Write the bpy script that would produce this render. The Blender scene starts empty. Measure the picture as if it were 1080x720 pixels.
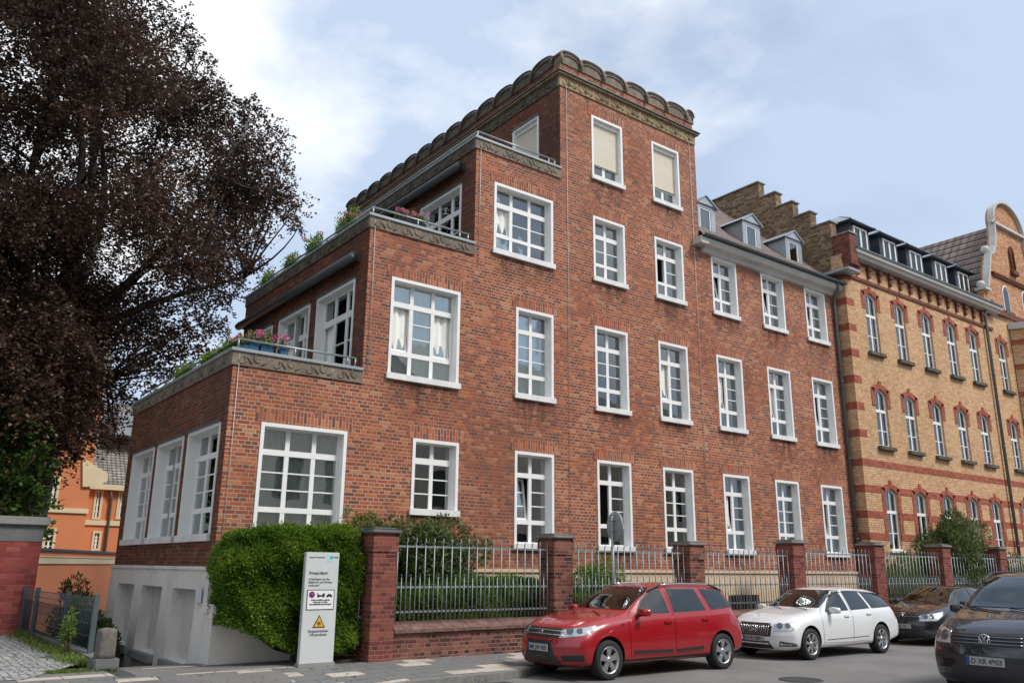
import bpy, bmesh, math, random
import numpy as np
from mathutils import Vector, Matrix
from mathutils.bvhtree import BVHTree
from mathutils.geometry import delaunay_2d_cdt
S = bpy.context.scene
COL = S.collection
R = math.radians
random.seed(7); rng = np.random.default_rng(7)

# ------------------------------------------------------------------ camera
EYE = Vector((0, 0, 1.65))
YAW, PIT, ROL, FPX = 0.646185, 0.262816, 0.0098011, 881.362
Fv = Vector((math.sin(YAW)*math.cos(PIT), math.cos(YAW)*math.cos(PIT), math.sin(PIT)))
Rv = Vector((math.cos(YAW), -math.sin(YAW), 0)); Uv = Rv.cross(Fv)
R2 = Rv*math.cos(ROL)+Uv*math.sin(ROL); U2 = Uv*math.cos(ROL)-Rv*math.sin(ROL)
cam = bpy.data.cameras.new('camera'); camo = bpy.data.objects.new('camera', cam); COL.objects.link(camo)
M = Matrix.Identity(4)
for i in range(3):
    M[i][0] = R2[i]; M[i][1] = U2[i]; M[i][2] = -Fv[i]; M[i][3] = EYE[i]
camo.matrix_world = M
cam.sensor_width = 36; cam.lens = FPX/1080*36; cam.clip_end = 2000; cam.clip_start = 0.05
S.camera = camo
def at(u, v, Y):
    """ray through a photo pixel met with the vertical plane y = Y"""
    d = Fv+R2*((u-540)/FPX)+U2*((360-v)/FPX)
    return EYE+d*(Y/d.y)

# ------------------------------------------------------------------ world, sun, exposure
W = bpy.data.worlds.new('World'); S.world = W; W.use_nodes = True
nt = W.node_tree; nt.nodes.clear()
def wn(t, **k):
    n = nt.nodes.new(t)
    for a, b in k.items(): setattr(n, a, b)
    return n
SUN_EL, SUN_AZ = 50, 150      # azimuth clockwise from +y
out = wn('ShaderNodeOutputWorld')
sky = wn('ShaderNodeTexSky', sky_type='NISHITA', sun_disc=False)
sky.sun_elevation = R(SUN_EL); sky.sun_rotation = R(SUN_AZ); sky.dust_density = 1.5; sky.air_density = 1.0
b1 = wn('ShaderNodeBackground'); b1.inputs[1].default_value = 0.125
b2 = wn('ShaderNodeBackground'); b2.inputs[1].default_value = 0.93
nt.links.new(sky.outputs[0], b1.inputs[0])
tc = wn('ShaderNodeTexCoord')
mp = wn('ShaderNodeMapping'); mp.inputs['Scale'].default_value = (1.0, 1.0, 1.9); mp.inputs['Location'].default_value = (0.35, 0.1, 0.0)
nt.links.new(tc.outputs['Generated'], mp.inputs[0])
n1 = wn('ShaderNodeTexNoise'); n1.inputs['Scale'].default_value = 2.6; n1.inputs['Detail'].default_value = 9; n1.inputs['Roughness'].default_value = 0.52; n1.inputs['Distortion'].default_value = 0.25
n2 = wn('ShaderNodeTexNoise'); n2.inputs['Scale'].default_value = 2.1; n2.inputs['Detail'].default_value = 8; n2.inputs['Roughness'].default_value = 0.56
mp2 = wn('ShaderNodeMapping'); mp2.inputs['Location'].default_value = (3.1, 1.7, 0.4); mp2.inputs['Scale'].default_value = (1, 1, 1.8)
nt.links.new(tc.outputs['Generated'], mp2.inputs[0]); nt.links.new(mp2.outputs[0], n2.inputs['Vector'])
nt.links.new(mp.outputs[0], n1.inputs['Vector'])
r1 = wn('ShaderNodeValToRGB'); r1.color_ramp.elements[0].position = 0.30; r1.color_ramp.elements[1].position = 0.50
r1.color_ramp.elements[0].color = (.62, .62, .62, 1)
nt.links.new(n1.outputs[0], r1.inputs[0])
r2 = wn('ShaderNodeValToRGB')
r2.color_ramp.elements[0].position = 0.43; r2.color_ramp.elements[0].color = (.53, .65, .84, 1)
r2.color_ramp.elements[1].position = 0.58; r2.color_ramp.elements[1].color = (1.0, 1.03, 1.07, 1)
# heavier grey-blue bank in the east (to the right of the tower)
sep = wn('ShaderNodeSeparateXYZ'); nt.links.new(tc.outputs['Generated'], sep.inputs[0])
bank = wn('ShaderNodeMapRange'); bank.inputs[1].default_value = 0.55; bank.inputs[2].default_value = 0.95; bank.inputs[3].default_value = 0.0; bank.inputs[4].default_value = 0.14
nt.links.new(sep.outputs[0], bank.inputs[0])
sub = wn('ShaderNodeMath', operation='SUBTRACT'); nt.links.new(n2.outputs[0], sub.inputs[0]); nt.links.new(bank.outputs[0], sub.inputs[1])
nt.links.new(sub.outputs[0], r2.inputs[0]); nt.links.new(r2.outputs[0], b2.inputs[0])
mx = wn('ShaderNodeMixShader')
nt.links.new(r1.outputs[0], mx.inputs[0]); nt.links.new(b1.outputs[0], mx.inputs[1]); nt.links.new(b2.outputs[0], mx.inputs[2])
nt.links.new(mx.outputs[0], out.inputs[0])
sl = bpy.data.lights.new('sun', 'SUN'); sl.energy = 2.7; sl.angle = R(15); sl.color = (1, .96, .90)
so = bpy.data.objects.new('sun', sl); COL.objects.link(so)
sd = Vector((math.sin(R(SUN_AZ))*math.cos(R(SUN_EL)), math.cos(R(SUN_AZ))*math.cos(R(SUN_EL)), math.sin(R(SUN_EL))))
so.rotation_euler = (-sd).to_track_quat('-Z', 'Y').to_euler()
S.view_settings.view_transform = 'Standard'; S.view_settings.look = 'None'; S.view_settings.gamma = 1
S.view_settings.exposure = 0.22; S.view_settings.use_curve_mapping = False
S.cycles.max_bounces = 8; S.cycles.transparent_max_bounces = 16

# ------------------------------------------------------------------ material helpers
class NB:
    def __init__(s, name):
        s.m = bpy.data.materials.new(name); s.m.use_nodes = True; s.t = s.m.node_tree; s.t.nodes.clear()
        s.o = s.n('ShaderNodeOutputMaterial')
    def n(s, t, **k):
        n = s.t.nodes.new(t)
        for a, b in k.items(): setattr(n, a, b)
        return n
    def l(s, a, b): s.t.links.new(a, b)
    def math(s, op, a, b=None, c=None):
        n = s.n('ShaderNodeMath', operation=op)
        for i, v in enumerate((a, b, c)):
            if v is None: continue
            if isinstance(v, (int, float)): n.inputs[i].default_value = v
            else: s.l(v, n.inputs[i])
        return n.outputs[0]
    def mixc(s, f, a, b, mode='MIX'):
        n = s.n('ShaderNodeMixRGB', blend_type=mode)
        for i, v in enumerate((f, a, b)):
            if isinstance(v, (int, float)): n.inputs[i].default_value = v
            elif isinstance(v, tuple): n.inputs[i].default_value = (*v, 1) if len(v) == 3 else v
            else: s.l(v, n.inputs[i])
        return n.outputs[0]
    def ramp(s, f, els):
        n = s.n('ShaderNodeValToRGB'); cr = n.color_ramp
        while len(cr.elements) < len(els): cr.elements.new(0.5)
        for e, (p, c) in zip(cr.elements, els):
            e.position = p; e.color = (*c, 1) if not isinstance(c, (int, float)) else (c, c, c, 1)
        s.l(f, n.inputs[0]); return n.outputs[0]
    def noise(s, scale, detail=4, rough=.55, vec=None, out=0):
        n = s.n('ShaderNodeTexNoise'); n.inputs['Scale'].default_value = scale; n.inputs['Detail'].default_value = detail; n.inputs['Roughness'].default_value = rough
        if vec is None: vec = s.n('ShaderNodeTexCoord').outputs['Object']
        s.l(vec, n.inputs['Vector']); return n.outputs[out]
    def bsdf(s, col, rough=.7, spec=.5, metal=0, bump=None, bs=.3, bd=.01, coat=0, link=True):
        p = s.n('ShaderNodeBsdfPrincipled')
        for nm, v in (('Base Color', col), ('Roughness', rough), ('Specular IOR Level', spec), ('Metallic', metal), ('Coat Weight', coat)):
            if isinstance(v, tuple): p.inputs[nm].default_value = (*v, 1) if len(v) == 3 else v
            elif isinstance(v, (int, float)): p.inputs[nm].default_value = v
            else: s.l(v, p.inputs[nm])
        if bump is not None:
            b = s.n('ShaderNodeBump'); b.inputs['Strength'].default_value = bs; b.inputs['Distance'].default_value = bd
            s.l(bump, b.inputs['Height']); s.l(b.outputs[0], p.inputs['Normal'])
        if link: s.l(p.outputs[0], s.o.inputs[0])
        return p

def plain(name, col, rough=.7, metal=0, var=.12, scale=3, spec=.5, coat=0, bump=0, dirt=0):
    b = NB(name)
    n = b.noise(scale, 6, .6)
    c = b.mixc(1.0, col, b.ramp(n, [(.3, 1-var), (.7, 1+var)]), 'MULTIPLY')
    if dirt:
        n3 = b.noise(1.3, 8, .7)
        c = b.mixc(b.ramp(n3, [(.48, 0.0), (.75, dirt)]), c, (.06, .055, .045))
    b.bsdf(c, rough, spec, metal, bump=b.noise(scale*12, 5) if bump else None, bs=bump, bd=.01, coat=coat)
    return b.m

def brick(name, cols, mortar, h=.0755, L=.25, m=.011, english=True, vertical=False, dirt=.5, rough=.85, dark=(.05, .035, .03), mvar=.5, dscale=.35, lowdark=None):
    b = NB(name)
    tcn = b.n('ShaderNodeTexCoord'); sp = b.n('ShaderNodeSeparateXYZ'); b.l(tcn.outputs['Object'], sp.inputs[0])
    sn = b.n('ShaderNodeSeparateXYZ'); b.l(tcn.outputs['Normal'], sn.inputs[0])
    ax = b.math('GREATER_THAN', b.math('ABSOLUTE', sn.outputs[0]), .6)
    az = b.math('GREATER_THAN', b.math('ABSOLUTE', sn.outputs[2]), .7)
    u = b.math('ADD', b.math('MULTIPLY', sp.outputs[0], b.math('SUBTRACT', 1, ax)), b.math('MULTIPLY', sp.outputs[1], ax))
    v = b.math('ADD', b.math('MULTIPLY', sp.outputs[2], b.math('SUBTRACT', 1, az)), b.math('MULTIPLY', sp.outputs[1], az))
    u = b.math('ADD', u, 40.0); v = b.math('ADD', v, 10.0)
    if vertical: u, v = v, u
    # small waviness of the courses
    wv = b.noise(1.1, 2, .5)
    v = b.math('ADD', v, b.math('MULTIPLY', b.math('SUBTRACT', wv, .5), .03))
    rowf = b.math('DIVIDE', v, h); row = b.math('FLOOR', rowf)
    if english:
        par = b.math('MODULO', row, 2)
        Lr = b.math('SUBTRACT', L, b.math('MULTIPLY', par, L/2))
        sh = b.math('ADD', b.math('MULTIPLY', b.math('MODULO', b.math('FLOOR', b.math('DIVIDE', row, 2)), 2), L/2), b.math('MULTIPLY', par, L/4))
    else:
        Lr = b.math('ADD', L, 0); sh = b.math('MULTIPLY', b.math('MODULO', row, 2), L/2)
    uu = b.math('DIVIDE', b.math('ADD', u, sh), Lr); col = b.math('FLOOR', uu)
    fu = b.math('MULTIPLY', b.math('FRACT', uu), Lr); fv = b.math('MULTIPLY', b.math('FRACT', rowf), h)
    e = b.math('MINIMUM', b.math('MINIMUM', fu, b.math('SUBTRACT', Lr, fu)), b.math('MINIMUM', fv, b.math('SUBTRACT', h, fv)))
    mask = b.n('ShaderNodeMapRange'); b.l(e, mask.inputs[0]); mask.inputs[1].default_value = m*.35; mask.inputs[2].default_value = m*.65
    cb = b.n('ShaderNodeCombineXYZ'); b.l(col, cb.inputs[0]); b.l(row, cb.inputs[1])
    wnz = b.n('ShaderNodeTexWhiteNoise', noise_dimensions='2D'); b.l(cb.outputs[0], wnz.inputs['Vector'])
    c = b.ramp(wnz.outputs[0], cols)
    c = b.mixc(1, c, b.ramp(b.noise(60, 4, .7), [(.3, .82), (.7, 1.15)]), 'MULTIPLY')
    mcol = b.mixc(1, mortar, b.ramp(b.noise(.55, 5, .6), [(.36, 1-mvar), (.66, 1.1)]), 'MULTIPLY')
    c = b.mixc(mask.outputs[0], mcol, c)
    if dirt:
        mpn = b.n('ShaderNodeMapping'); mpn.inputs['Scale'].default_value = (1, 1, .45); b.l(tcn.outputs['Object'], mpn.inputs[0])
        st = b.noise(dscale, 9, .68, mpn.outputs[0])
        c = b.mixc(b.ramp(st, [(.47, 0.0), (.72, dirt)]), c, dark)
    hgt = b.math('ADD', mask.outputs[0], b.math('MULTIPLY', b.noise(80, 3), .4))
    b.bsdf(c, rough, .25, bump=hgt, bs=.6, bd=.008)
    return b.m

def leafmat(name, cols, trans=.35, rough=.55, spec=.35):
    b = NB(name)
    a = b.n('ShaderNodeAttribute', attribute_name='rnd')
    c = b.ramp(a.outputs['Fac'], cols)
    p = b.bsdf(c, rough, spec, link=False)
    tr = b.n('ShaderNodeBsdfTranslucent'); b.l(c, tr.inputs[0])
    mxs = b.n('ShaderNodeMixShader'); mxs.inputs[0].default_value = trans
    b.l(p.outputs[0], mxs.inputs[1]); b.l(tr.outputs[0], mxs.inputs[2]); b.l(mxs.outputs[0], b.o.inputs[0])
    return b.m

def glassmat(name, tint=(.93, .96, .95), refl=.15):
    b = NB(name)
    lw = b.n('ShaderNodeFresnel'); lw.inputs[0].default_value = 1.5
    f = b.math('MINIMUM', b.math('ADD', b.math('MULTIPLY', lw.outputs[0], 1.3), refl), 1.0)
    t = b.n('ShaderNodeBsdfTransparent'); t.inputs[0].default_value = (*tint, 1)
    g = b.n('ShaderNodeBsdfGlossy'); g.inputs['Roughness'].default_value = .015; g.inputs[0].default_value = (.9, .95, .95, 1)
    bp = b.n('ShaderNodeBump'); bp.inputs['Strength'].default_value = .05; bp.inputs['Distance'].default_value = .05
    b.l(b.noise(1.5, 2), bp.inputs['Height']); b.l(bp.outputs[0], g.inputs['Normal'])
    mxs = b.n('ShaderNodeMixShader'); b.l(f, mxs.inputs[0]); b.l(t.outputs[0], mxs.inputs[1]); b.l(g.outputs[0], mxs.inputs[2]); b.l(mxs.outputs[0], b.o.inputs[0])
    return b.m

# ------------------------------------------------------------------ materials
REDS = [(.0, (.14, .068, .056)), (.04, (.18, .066, .048)), (.16, (.24, .07, .043)), (.45, (.30, .08, .043)), (.7, (.37, .10, .048)), (.88, (.46, .14, .058)), (1, (.44, .21, .12))]
M_BRICK = brick('red_brick', REDS, (.45, .345, .25), m=.0165, dirt=.45, dark=(.10, .06, .05))
M_BRICKL = brick('shaded_sooty_red_brick', [(p_, tuple(v_*.48 for v_ in c_)) for p_, c_ in REDS], (.17, .125, .09), m=.016, dirt=.85, dark=(.045, .032, .03), dscale=.28)  # darker red brick for the left faces: tree shade and soot painted into the colour
M_BRICKV = brick('red_brick_soldier', REDS, (.46, .35, .26), L=.27, m=.016, english=False, vertical=True, dirt=0)
DREDS = [(.0, (.05, .022, .02)), (.3, (.13, .04, .03)), (.6, (.20, .06, .042)), (1, (.27, .10, .07))]
M_PIER = brick('pier_brick', [(.0, (.11, .03, .026)), (.4, (.19, .046, .036)), (1, (.27, .08, .055))], (.27, .19, .15), m=.012, dirt=.15)
M_PIERD = brick('old_pier_brick', DREDS, (.27, .21, .17), m=.014, dirt=.5)
M_LEFTWALL = brick('red_block', [(0, (.22, .045, .04)), (.5, (.30, .06, .052)), (1, (.36, .09, .075))], (.22, .13, .11), h=.125, L=.30, english=False, m=.012, dirt=.1)
YELS = [(.0, (.50, .29, .155)), (.3, (.60, .365, .19)), (.7, (.67, .42, .225)), (1, (.72, .48, .28))]
M_YEL = brick('yellow_brick', YELS, (.40, .25, .155), m=.016, dirt=.18, dark=(.2, .11, .06), mvar=.3)
M_YELD = brick('weathered_yellow_brick', [(.0, (.11, .075, .045)), (.4, (.21, .145, .085)), (1, (.36, .26, .15))], (.14, .10, .07), m=.012, dirt=.6, dark=(.07, .055, .04), dscale=.8)
M_YRED = brick('trim_red_brick', [(0, (.27, .07, .045)), (.5, (.37, .10, .06)), (1, (.43, .13, .08))], (.30, .12, .08), m=.008, dirt=.1)
M_YREDD = brick('dark_trim_brick', [(0, (.12, .035, .028)), (1, (.24, .08, .05))], (.18, .12, .08), m=.012, dirt=.35)
M_PEACH = brick('peach_brick', [(0, (.40, .16, .09)), (.4, (.50, .24, .13)), (1, (.60, .38, .21))], (.36, .22, .13), m=.010, dirt=.2)
M_WHITE = plain('white_paint', (.80, .80, .785), .5, var=.04, dirt=.0)
M_SILL = plain('white_sill', (.74, .74, .72), .6, var=.08, scale=8, dirt=.15)
M_PLAST = plain('plinth_plaster', (.72, .69, .64), .85, var=.08, scale=1.5, bump=.15, dirt=.25)
M_PLASTD = plain('blind_window_plaster', (.56, .545, .52), .85, var=.08, scale=2, bump=.1, dirt=.2)
M_CREAM = plain('cream_render', (.66, .50, .33), .85, var=.07, scale=2, dirt=.12)
M_STONE = plain('grey_stone', (.24, .23, .21), .85, var=.25, scale=6, bump=.4, dirt=.4)
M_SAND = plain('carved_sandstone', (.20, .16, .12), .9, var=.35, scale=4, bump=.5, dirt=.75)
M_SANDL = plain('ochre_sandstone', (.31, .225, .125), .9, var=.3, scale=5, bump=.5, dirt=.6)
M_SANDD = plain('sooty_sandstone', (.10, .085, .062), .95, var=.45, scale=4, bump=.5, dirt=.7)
M_COPE = plain('coping_metal', (.30, .33, .335), .5, metal=.2, var=.1)
M_ZINC = plain('zinc_sheet', (.36, .40, .43), .45, metal=.35, var=.12, scale=2)
M_ZINCD = plain('dark_zinc', (.05, .06, .075), .5, metal=.3, var=.12)
M_DARK = plain('dark_metal', (.03, .035, .04), .5, metal=.3)
M_AWN = plain('awning_cassette', (.075, .082, .085), .45, metal=.4, var=.05)
M_GUT = plain('gutter_metal', (.13, .15, .15), .5, metal=.5, var=.15)
M_CORN = plain('cornice_paint', (.52, .505, .47), .6, var=.08, dirt=.12)
M_GALV = plain('galvanised_bar', (.27, .31, .33), .5, metal=.55, var=.12, scale=5)
M_RAIL = plain('rail_pipe', (.30, .33, .34), .4, metal=.6)
M_GREYP = plain('grey_green_post', (.09, .12, .13), .5, metal=.2)
M_WIRE = plain('lightning_conductor', (.45, .44, .42), .5, metal=.4)
M_GLASS = glassmat('window_glass', refl=.17)
M_GLASSY = glassmat('school_glass', refl=.12)
M_ROOM = plain('room_plaster', (.30, .29, .27), .9)
M_BLIND = plain('beige_blind', (.62, .56, .45), .8, var=.05, scale=2)
M_CLAD = plain('tarnished_panel', (.2, .2, .2), .7)
M_BLUE = plain('blue_plastic', (.01, .09, .33), .35, var=.05)
M_TEALBOX = plain('blue_planter', (.015, .10, .17), .5)
M_BLACKBOX = plain('dark_planter', (.03, .035, .045), .5)
M_ORANGE = plain('orange_render', (.62, .215, .09), .85, var=.05, scale=.8, bump=.05, dirt=.05)
M_ORTRIM = plain('cream_trim', (.68, .56, .36), .8, var=.05)
M_BARK = plain('beech_bark', (.055, .048, .04), .9, var=.35, scale=3, bump=.6)
M_TWIG = plain('shrub_stem', (.08, .055, .035), .9, var=.3)
M_CONC = plain('concrete', (.27, .265, .25), .9, var=.14, scale=5, bump=.3, dirt=.3)
M_CONCD = plain('dark_concrete', (.15, .155, .155), .9, var=.15, scale=6, bump=.3, dirt=.3)
M_BOLL = plain('granite_bollard', (.145, .13, .12), .95, var=.3, scale=14, bump=.6, dirt=.3)
M_SOIL = plain('soil', (.06, .045, .03), .95, var=.4, scale=6, bump=.5)
M_WALLPL = plain('white_plate', (.65, .68, .70), .4)

b = NB('curtain_cloth')
c = b.mixc(1, (.93, .93, .88), b.ramp(b.noise(2), [(.3, .9), (.7, 1.05)]), 'MULTIPLY')
d = b.n('ShaderNodeBsdfDiffuse'); b.l(c, d.inputs[0]); t = b.n('ShaderNodeBsdfTranslucent'); b.l(c, t.inputs[0])
mxs = b.n('ShaderNodeMixShader'); mxs.inputs[0].default_value = .08; b.l(d.outputs[0], mxs.inputs[1]); b.l(t.outputs[0], mxs.inputs[2]); b.l(mxs.outputs[0], b.o.inputs[0])
M_CURT = b.m
def tilemat(name, c0, c1, pitch=.30, rowh=.33):
    b = NB(name)
    tcn = b.n('ShaderNodeTexCoord'); sp = b.n('ShaderNodeSeparateXYZ'); b.l(tcn.outputs['UV'], sp.inputs[0])
    u = b.math('DIVIDE', sp.outputs[0], pitch); v = b.math('DIVIDE', sp.outputs[1], rowh)
    fv = b.math('FRACT', v)
    cb = b.n('ShaderNodeCombineXYZ'); b.l(b.math('FLOOR', u), cb.inputs[0]); b.l(b.math('FLOOR', v), cb.inputs[1])
    wz = b.n('ShaderNodeTexWhiteNoise', noise_dimensions='2D'); b.l(cb.outputs[0], wz.inputs['Vector'])
    c = b.mixc(wz.outputs[0], c0, c1)
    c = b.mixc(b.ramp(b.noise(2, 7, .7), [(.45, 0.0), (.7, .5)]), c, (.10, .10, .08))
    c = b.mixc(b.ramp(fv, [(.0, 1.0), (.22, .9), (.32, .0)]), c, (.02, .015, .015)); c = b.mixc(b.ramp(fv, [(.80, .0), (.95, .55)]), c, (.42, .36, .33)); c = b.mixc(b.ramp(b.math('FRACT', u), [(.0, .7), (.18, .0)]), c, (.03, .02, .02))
    hgt = b.math('ADD', b.math('MULTIPLY', b.math('SINE', b.math('MULTIPLY', u, 6.283)), .5), b.math('MULTIPLY', b.math('SUBTRACT', 1, fv), .8))
    b.bsdf(c, .7, .3, bump=hgt, bs=.9, bd=.05)
    return b.m
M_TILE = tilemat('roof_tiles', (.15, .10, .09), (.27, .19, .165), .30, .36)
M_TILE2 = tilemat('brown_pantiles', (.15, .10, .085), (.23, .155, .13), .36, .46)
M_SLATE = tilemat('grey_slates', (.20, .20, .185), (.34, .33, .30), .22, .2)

# ------------------------------------------------------------------ mesh helpers
class MB:
    def __init__(s): s.v = []; s.f = []; s.mi = []; s.sm = []; s.uv = None
    def add(s, vs, fs, mi=0, smooth=False, T=None):
        o = len(s.v)
        if T is not None: vs = [tuple(T @ Vector(v)) for v in vs]
        s.v += [tuple(v) for v in vs]
        for f in fs: s.f.append(tuple(o+i for i in f)); s.mi.append(mi); s.sm.append(smooth)
        return s
    def box(s, x0, x1, y0, y1, z0, z1, mi=0, T=None):
        vs = [(x, y, z) for z in (z0, z1) for y in (y0, y1) for x in (x0, x1)]
        return s.add(vs, [(0, 2, 3, 1), (4, 5, 7, 6), (0, 1, 5, 4), (2, 6, 7, 3), (0, 4, 6, 2), (1, 3, 7, 5)], mi, T=T)
    def bbox(s, x0, x1, y0, y1, z0, z1, bv=.01, mi=0, T=None):
        bm = bmesh.new(); bmesh.ops.create_cube(bm, size=1)
        bmesh.ops.scale(bm, vec=(x1-x0, y1-y0, z1-z0), verts=bm.verts); bmesh.ops.translate(bm, vec=((x0+x1)/2, (y0+y1)/2, (z0+z1)/2), verts=bm.verts)
        bmesh.ops.bevel(bm, geom=bm.edges[:], offset=bv, segments=2, affect='EDGES')
        s.bm(bm, mi, T=T); return s
    def bm(s, bm, mi=0, smooth=False, T=None):
        bm.verts.index_update(); s.add([v.co[:] for v in bm.verts], [[v.index for v in f.verts] for f in bm.faces], mi, smooth, T); bm.free()
    def prism(s, poly, a, b_, axis='y', mi=0, T=None, smooth=False):
        """poly in the 2 other axes, extruded from a to b_ along axis"""
        n = len(poly)
        mk = {'x': lambda p, q: (q, p[0], p[1]), 'y': lambda p, q: (p[0], q, p[1]), 'z': lambda p, q: (p[0], p[1], q)}[axis]
        vs = [mk(p, a) for p in poly]+[mk(p, b_) for p in poly]
        fs = [tuple(range(n))[::-1], tuple(range(n, 2*n))]+[(i, (i+1) % n, (i+1) % n+n, i+n) for i in range(n)]
        return s.add(vs, fs, mi, smooth, T)
    def tube(s, pts, r, seg=8, mi=0, closed=False, cap=True, T=None, smooth=True):
        pts = [Vector(p) for p in pts]; n = len(pts); rs = r if isinstance(r, (list, tuple)) else [r]*n
        vs = []; prev = None
        for i, p in enumerate(pts):
            if closed: t = pts[(i+1) % n]-pts[i-1]
            else: t = pts[min(i+1, n-1)]-pts[max(i-1, 0)]
            t = t.normalized() if t.length > 1e-9 else Vector((0, 0, 1))
            if prev is None:
                a = Vector((0, 0, 1)) if abs(t.z) < .9 else Vector((1, 0, 0)); prev = t.cross(a).normalized()
            prev = (prev-t*prev.dot(t)); prev = prev.normalized() if prev.length > 1e-6 else t.orthogonal().normalized()
            q = t.cross(prev)
            for k in range(seg):
                an = 2*math.pi*k/seg; vs.append(p+(prev*math.cos(an)+q*math.sin(an))*rs[i])
        fs = []
        for i in range(n if closed else n-1):
            j = (i+1) % n
            for k in range(seg): fs.append((i*seg+k, i*seg+(k+1) % seg, j*seg+(k+1) % seg, j*seg+k))
        if cap and not closed: fs += [tuple(range(seg))[::-1], tuple((n-1)*seg+k for k in range(seg))]
        return s.add(vs, fs, mi, smooth, T)
    def lathe(s, prof, seg=32, axis='y', c=(0, 0, 0), mi=0, smooth=True, T=None):
        vs = []; n = len(prof)
        for k in range(seg):
            a = 2*math.pi*k/seg; ca, sa = math.cos(a), math.sin(a)
            for (r, h) in prof:
                vs.append({'y': (c[0]+r*ca, c[1]+h, c[2]+r*sa), 'z': (c[0]+r*ca, c[1]+r*sa, c[2]+h)}[axis])
        fs = [(k*n+i, k*n+i+1, ((k+1) % seg)*n+i+1, ((k+1) % seg)*n+i) for k in range(seg) for i in range(n-1)]
        return s.add(vs, fs, mi, smooth, T)
    def build(s, name, mats, parent=None, loc=None, rz=0, kind=None):
        me = bpy.data.meshes.new(name); me.from_pydata(s.v, [], s.f)
        if not isinstance(mats, (list, tuple)): mats = [mats]
        for m in mats: me.materials.append(m)
        me.polygons.foreach_set('material_index', s.mi); me.polygons.foreach_set('use_smooth', s.sm)
        if s.uv:
            ul = me.uv_layers.new(name='UVMap'); ul.data.foreach_set('uv', [x for p in s.uv for x in p])
        me.update()
        bm = bmesh.new(); bm.from_mesh(me); bmesh.ops.recalc_face_normals(bm, faces=bm.faces); bm.to_mesh(me); bm.free()
        ob = bpy.data.objects.new(name, me); COL.objects.link(ob)
        if parent: ob.parent = parent
        if loc: ob.location = loc
        ob.rotation_euler.z = rz
        if kind: ob['kind'] = kind
        return ob
def tag(o, label, cat, group=None, kind=None):
    o['label'] = label; o['category'] = cat
    if group: o['group'] = group
    if kind: o['kind'] = kind
    return o
def thing(name, label, cat, loc=(0, 0, 0), rz=0, group=None):
    o = bpy.data.objects.new(name, None); COL.objects.link(o); o.location = loc; o.rotation_euler.z = rz
    o.empty_display_size = .2
    return tag(o, label, cat, group)
def quad_uv(name, mat, quads, parent=None, kind=None):
    """each quad: 4 points and the uv (metres) worked out along its first edge"""
    mb = MB(); mb.uv = []
    for q in quads:
        q = [Vector(p) for p in q]; mb.add(q, [tuple(range(len(q)))])
        e = (q[1]-q[0]).normalized(); n = (q[1]-q[0]).cross(q[-1]-q[0]).normalized(); w = n.cross(e)
        mb.uv += [((p-q[0]).dot(e)+50, (p-q[0]).dot(w)+50) for p in q]
    me = bpy.data.meshes.new(name); me.from_pydata(mb.v, [], mb.f); me.materials.append(mat)
    ul = me.uv_layers.new(name='UVMap'); ul.data.foreach_set('uv', [x for p in mb.uv for x in p])
    o = bpy.data.objects.new(name, me); COL.objects.link(o)
    if parent: o.parent = parent
    if kind: o['kind'] = kind
    return o

def leaves(name, P, D, ln, wd, mat, parent=None, rnd=None, up=None):
    """P points, D leaf directions (n,3), ln, wd arrays; each leaf a folded pair of triangles"""
    n = len(P); D = D/np.linalg.norm(D, axis=1, keepdims=True)
    N = rng.normal(size=(n, 3)) if up is None else up+rng.normal(size=(n, 3))*.5
    A = np.cross(D, N); A /= np.linalg.norm(A, axis=1, keepdims=True)+1e-9
    ln = np.broadcast_to(ln, n)[:, None]; wd = np.broadcast_to(wd, n)[:, None]
    V = np.empty((n, 4, 3)); V[:, 0] = P; V[:, 1] = P+D*ln*.5+A*wd*.5; V[:, 2] = P+D*ln; V[:, 3] = P+D*ln*.5-A*wd*.5
    me = bpy.data.meshes.new(name)
    me.vertices.add(4*n); me.vertices.foreach_set('co', V.astype(np.float32).ravel())
    me.loops.add(4*n); me.loops.foreach_set('vertex_index', np.arange(4*n, dtype=np.int32))
    me.polygons.add(n); me.polygons.foreach_set('loop_start', np.arange(0, 4*n, 4, dtype=np.int32))
    me.update(calc_edges=True)
    at_ = me.attributes.new('rnd', 'FLOAT', 'FACE'); at_.data.foreach_set('value', (rng.random(n) if rnd is None else rnd).astype(np.float32))
    me.materials.append(mat)
    o = bpy.data.objects.new(name, me); COL.objects.link(o)
    if parent: o.parent = parent
    return o
def unit(a): return a/(np.linalg.norm(a, axis=-1, keepdims=True)+1e-9)

def wall_grid(mb, u0, u1, z0, z1, holes, mk, mi=0, step=None):
    """rectangle with rectangular holes; mk(u,z)->point. step: extra outline test f(u,z)"""
    us = sorted({u0, u1}|{min(max(h[0], u0), u1) for h in holes}|{min(max(h[1], u0), u1) for h in holes}); zs = sorted({z0, z1}|{min(max(h[2], z0), z1) for h in holes}|{min(max(h[3], z0), z1) for h in holes})
    for a, b_ in zip(us, us[1:]):
        for c_, d_ in zip(zs, zs[1:]):
            m_, n_ = (a+b_)/2, (c_+d_)/2
            if any(h[0] < m_ < h[1] and h[2] < n_ < h[3] for h in holes): continue
            mb.add([mk(a, c_), mk(b_, c_), mk(b_, d_), mk(a, d_)], [(0, 1, 2, 3)], mi)

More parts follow.
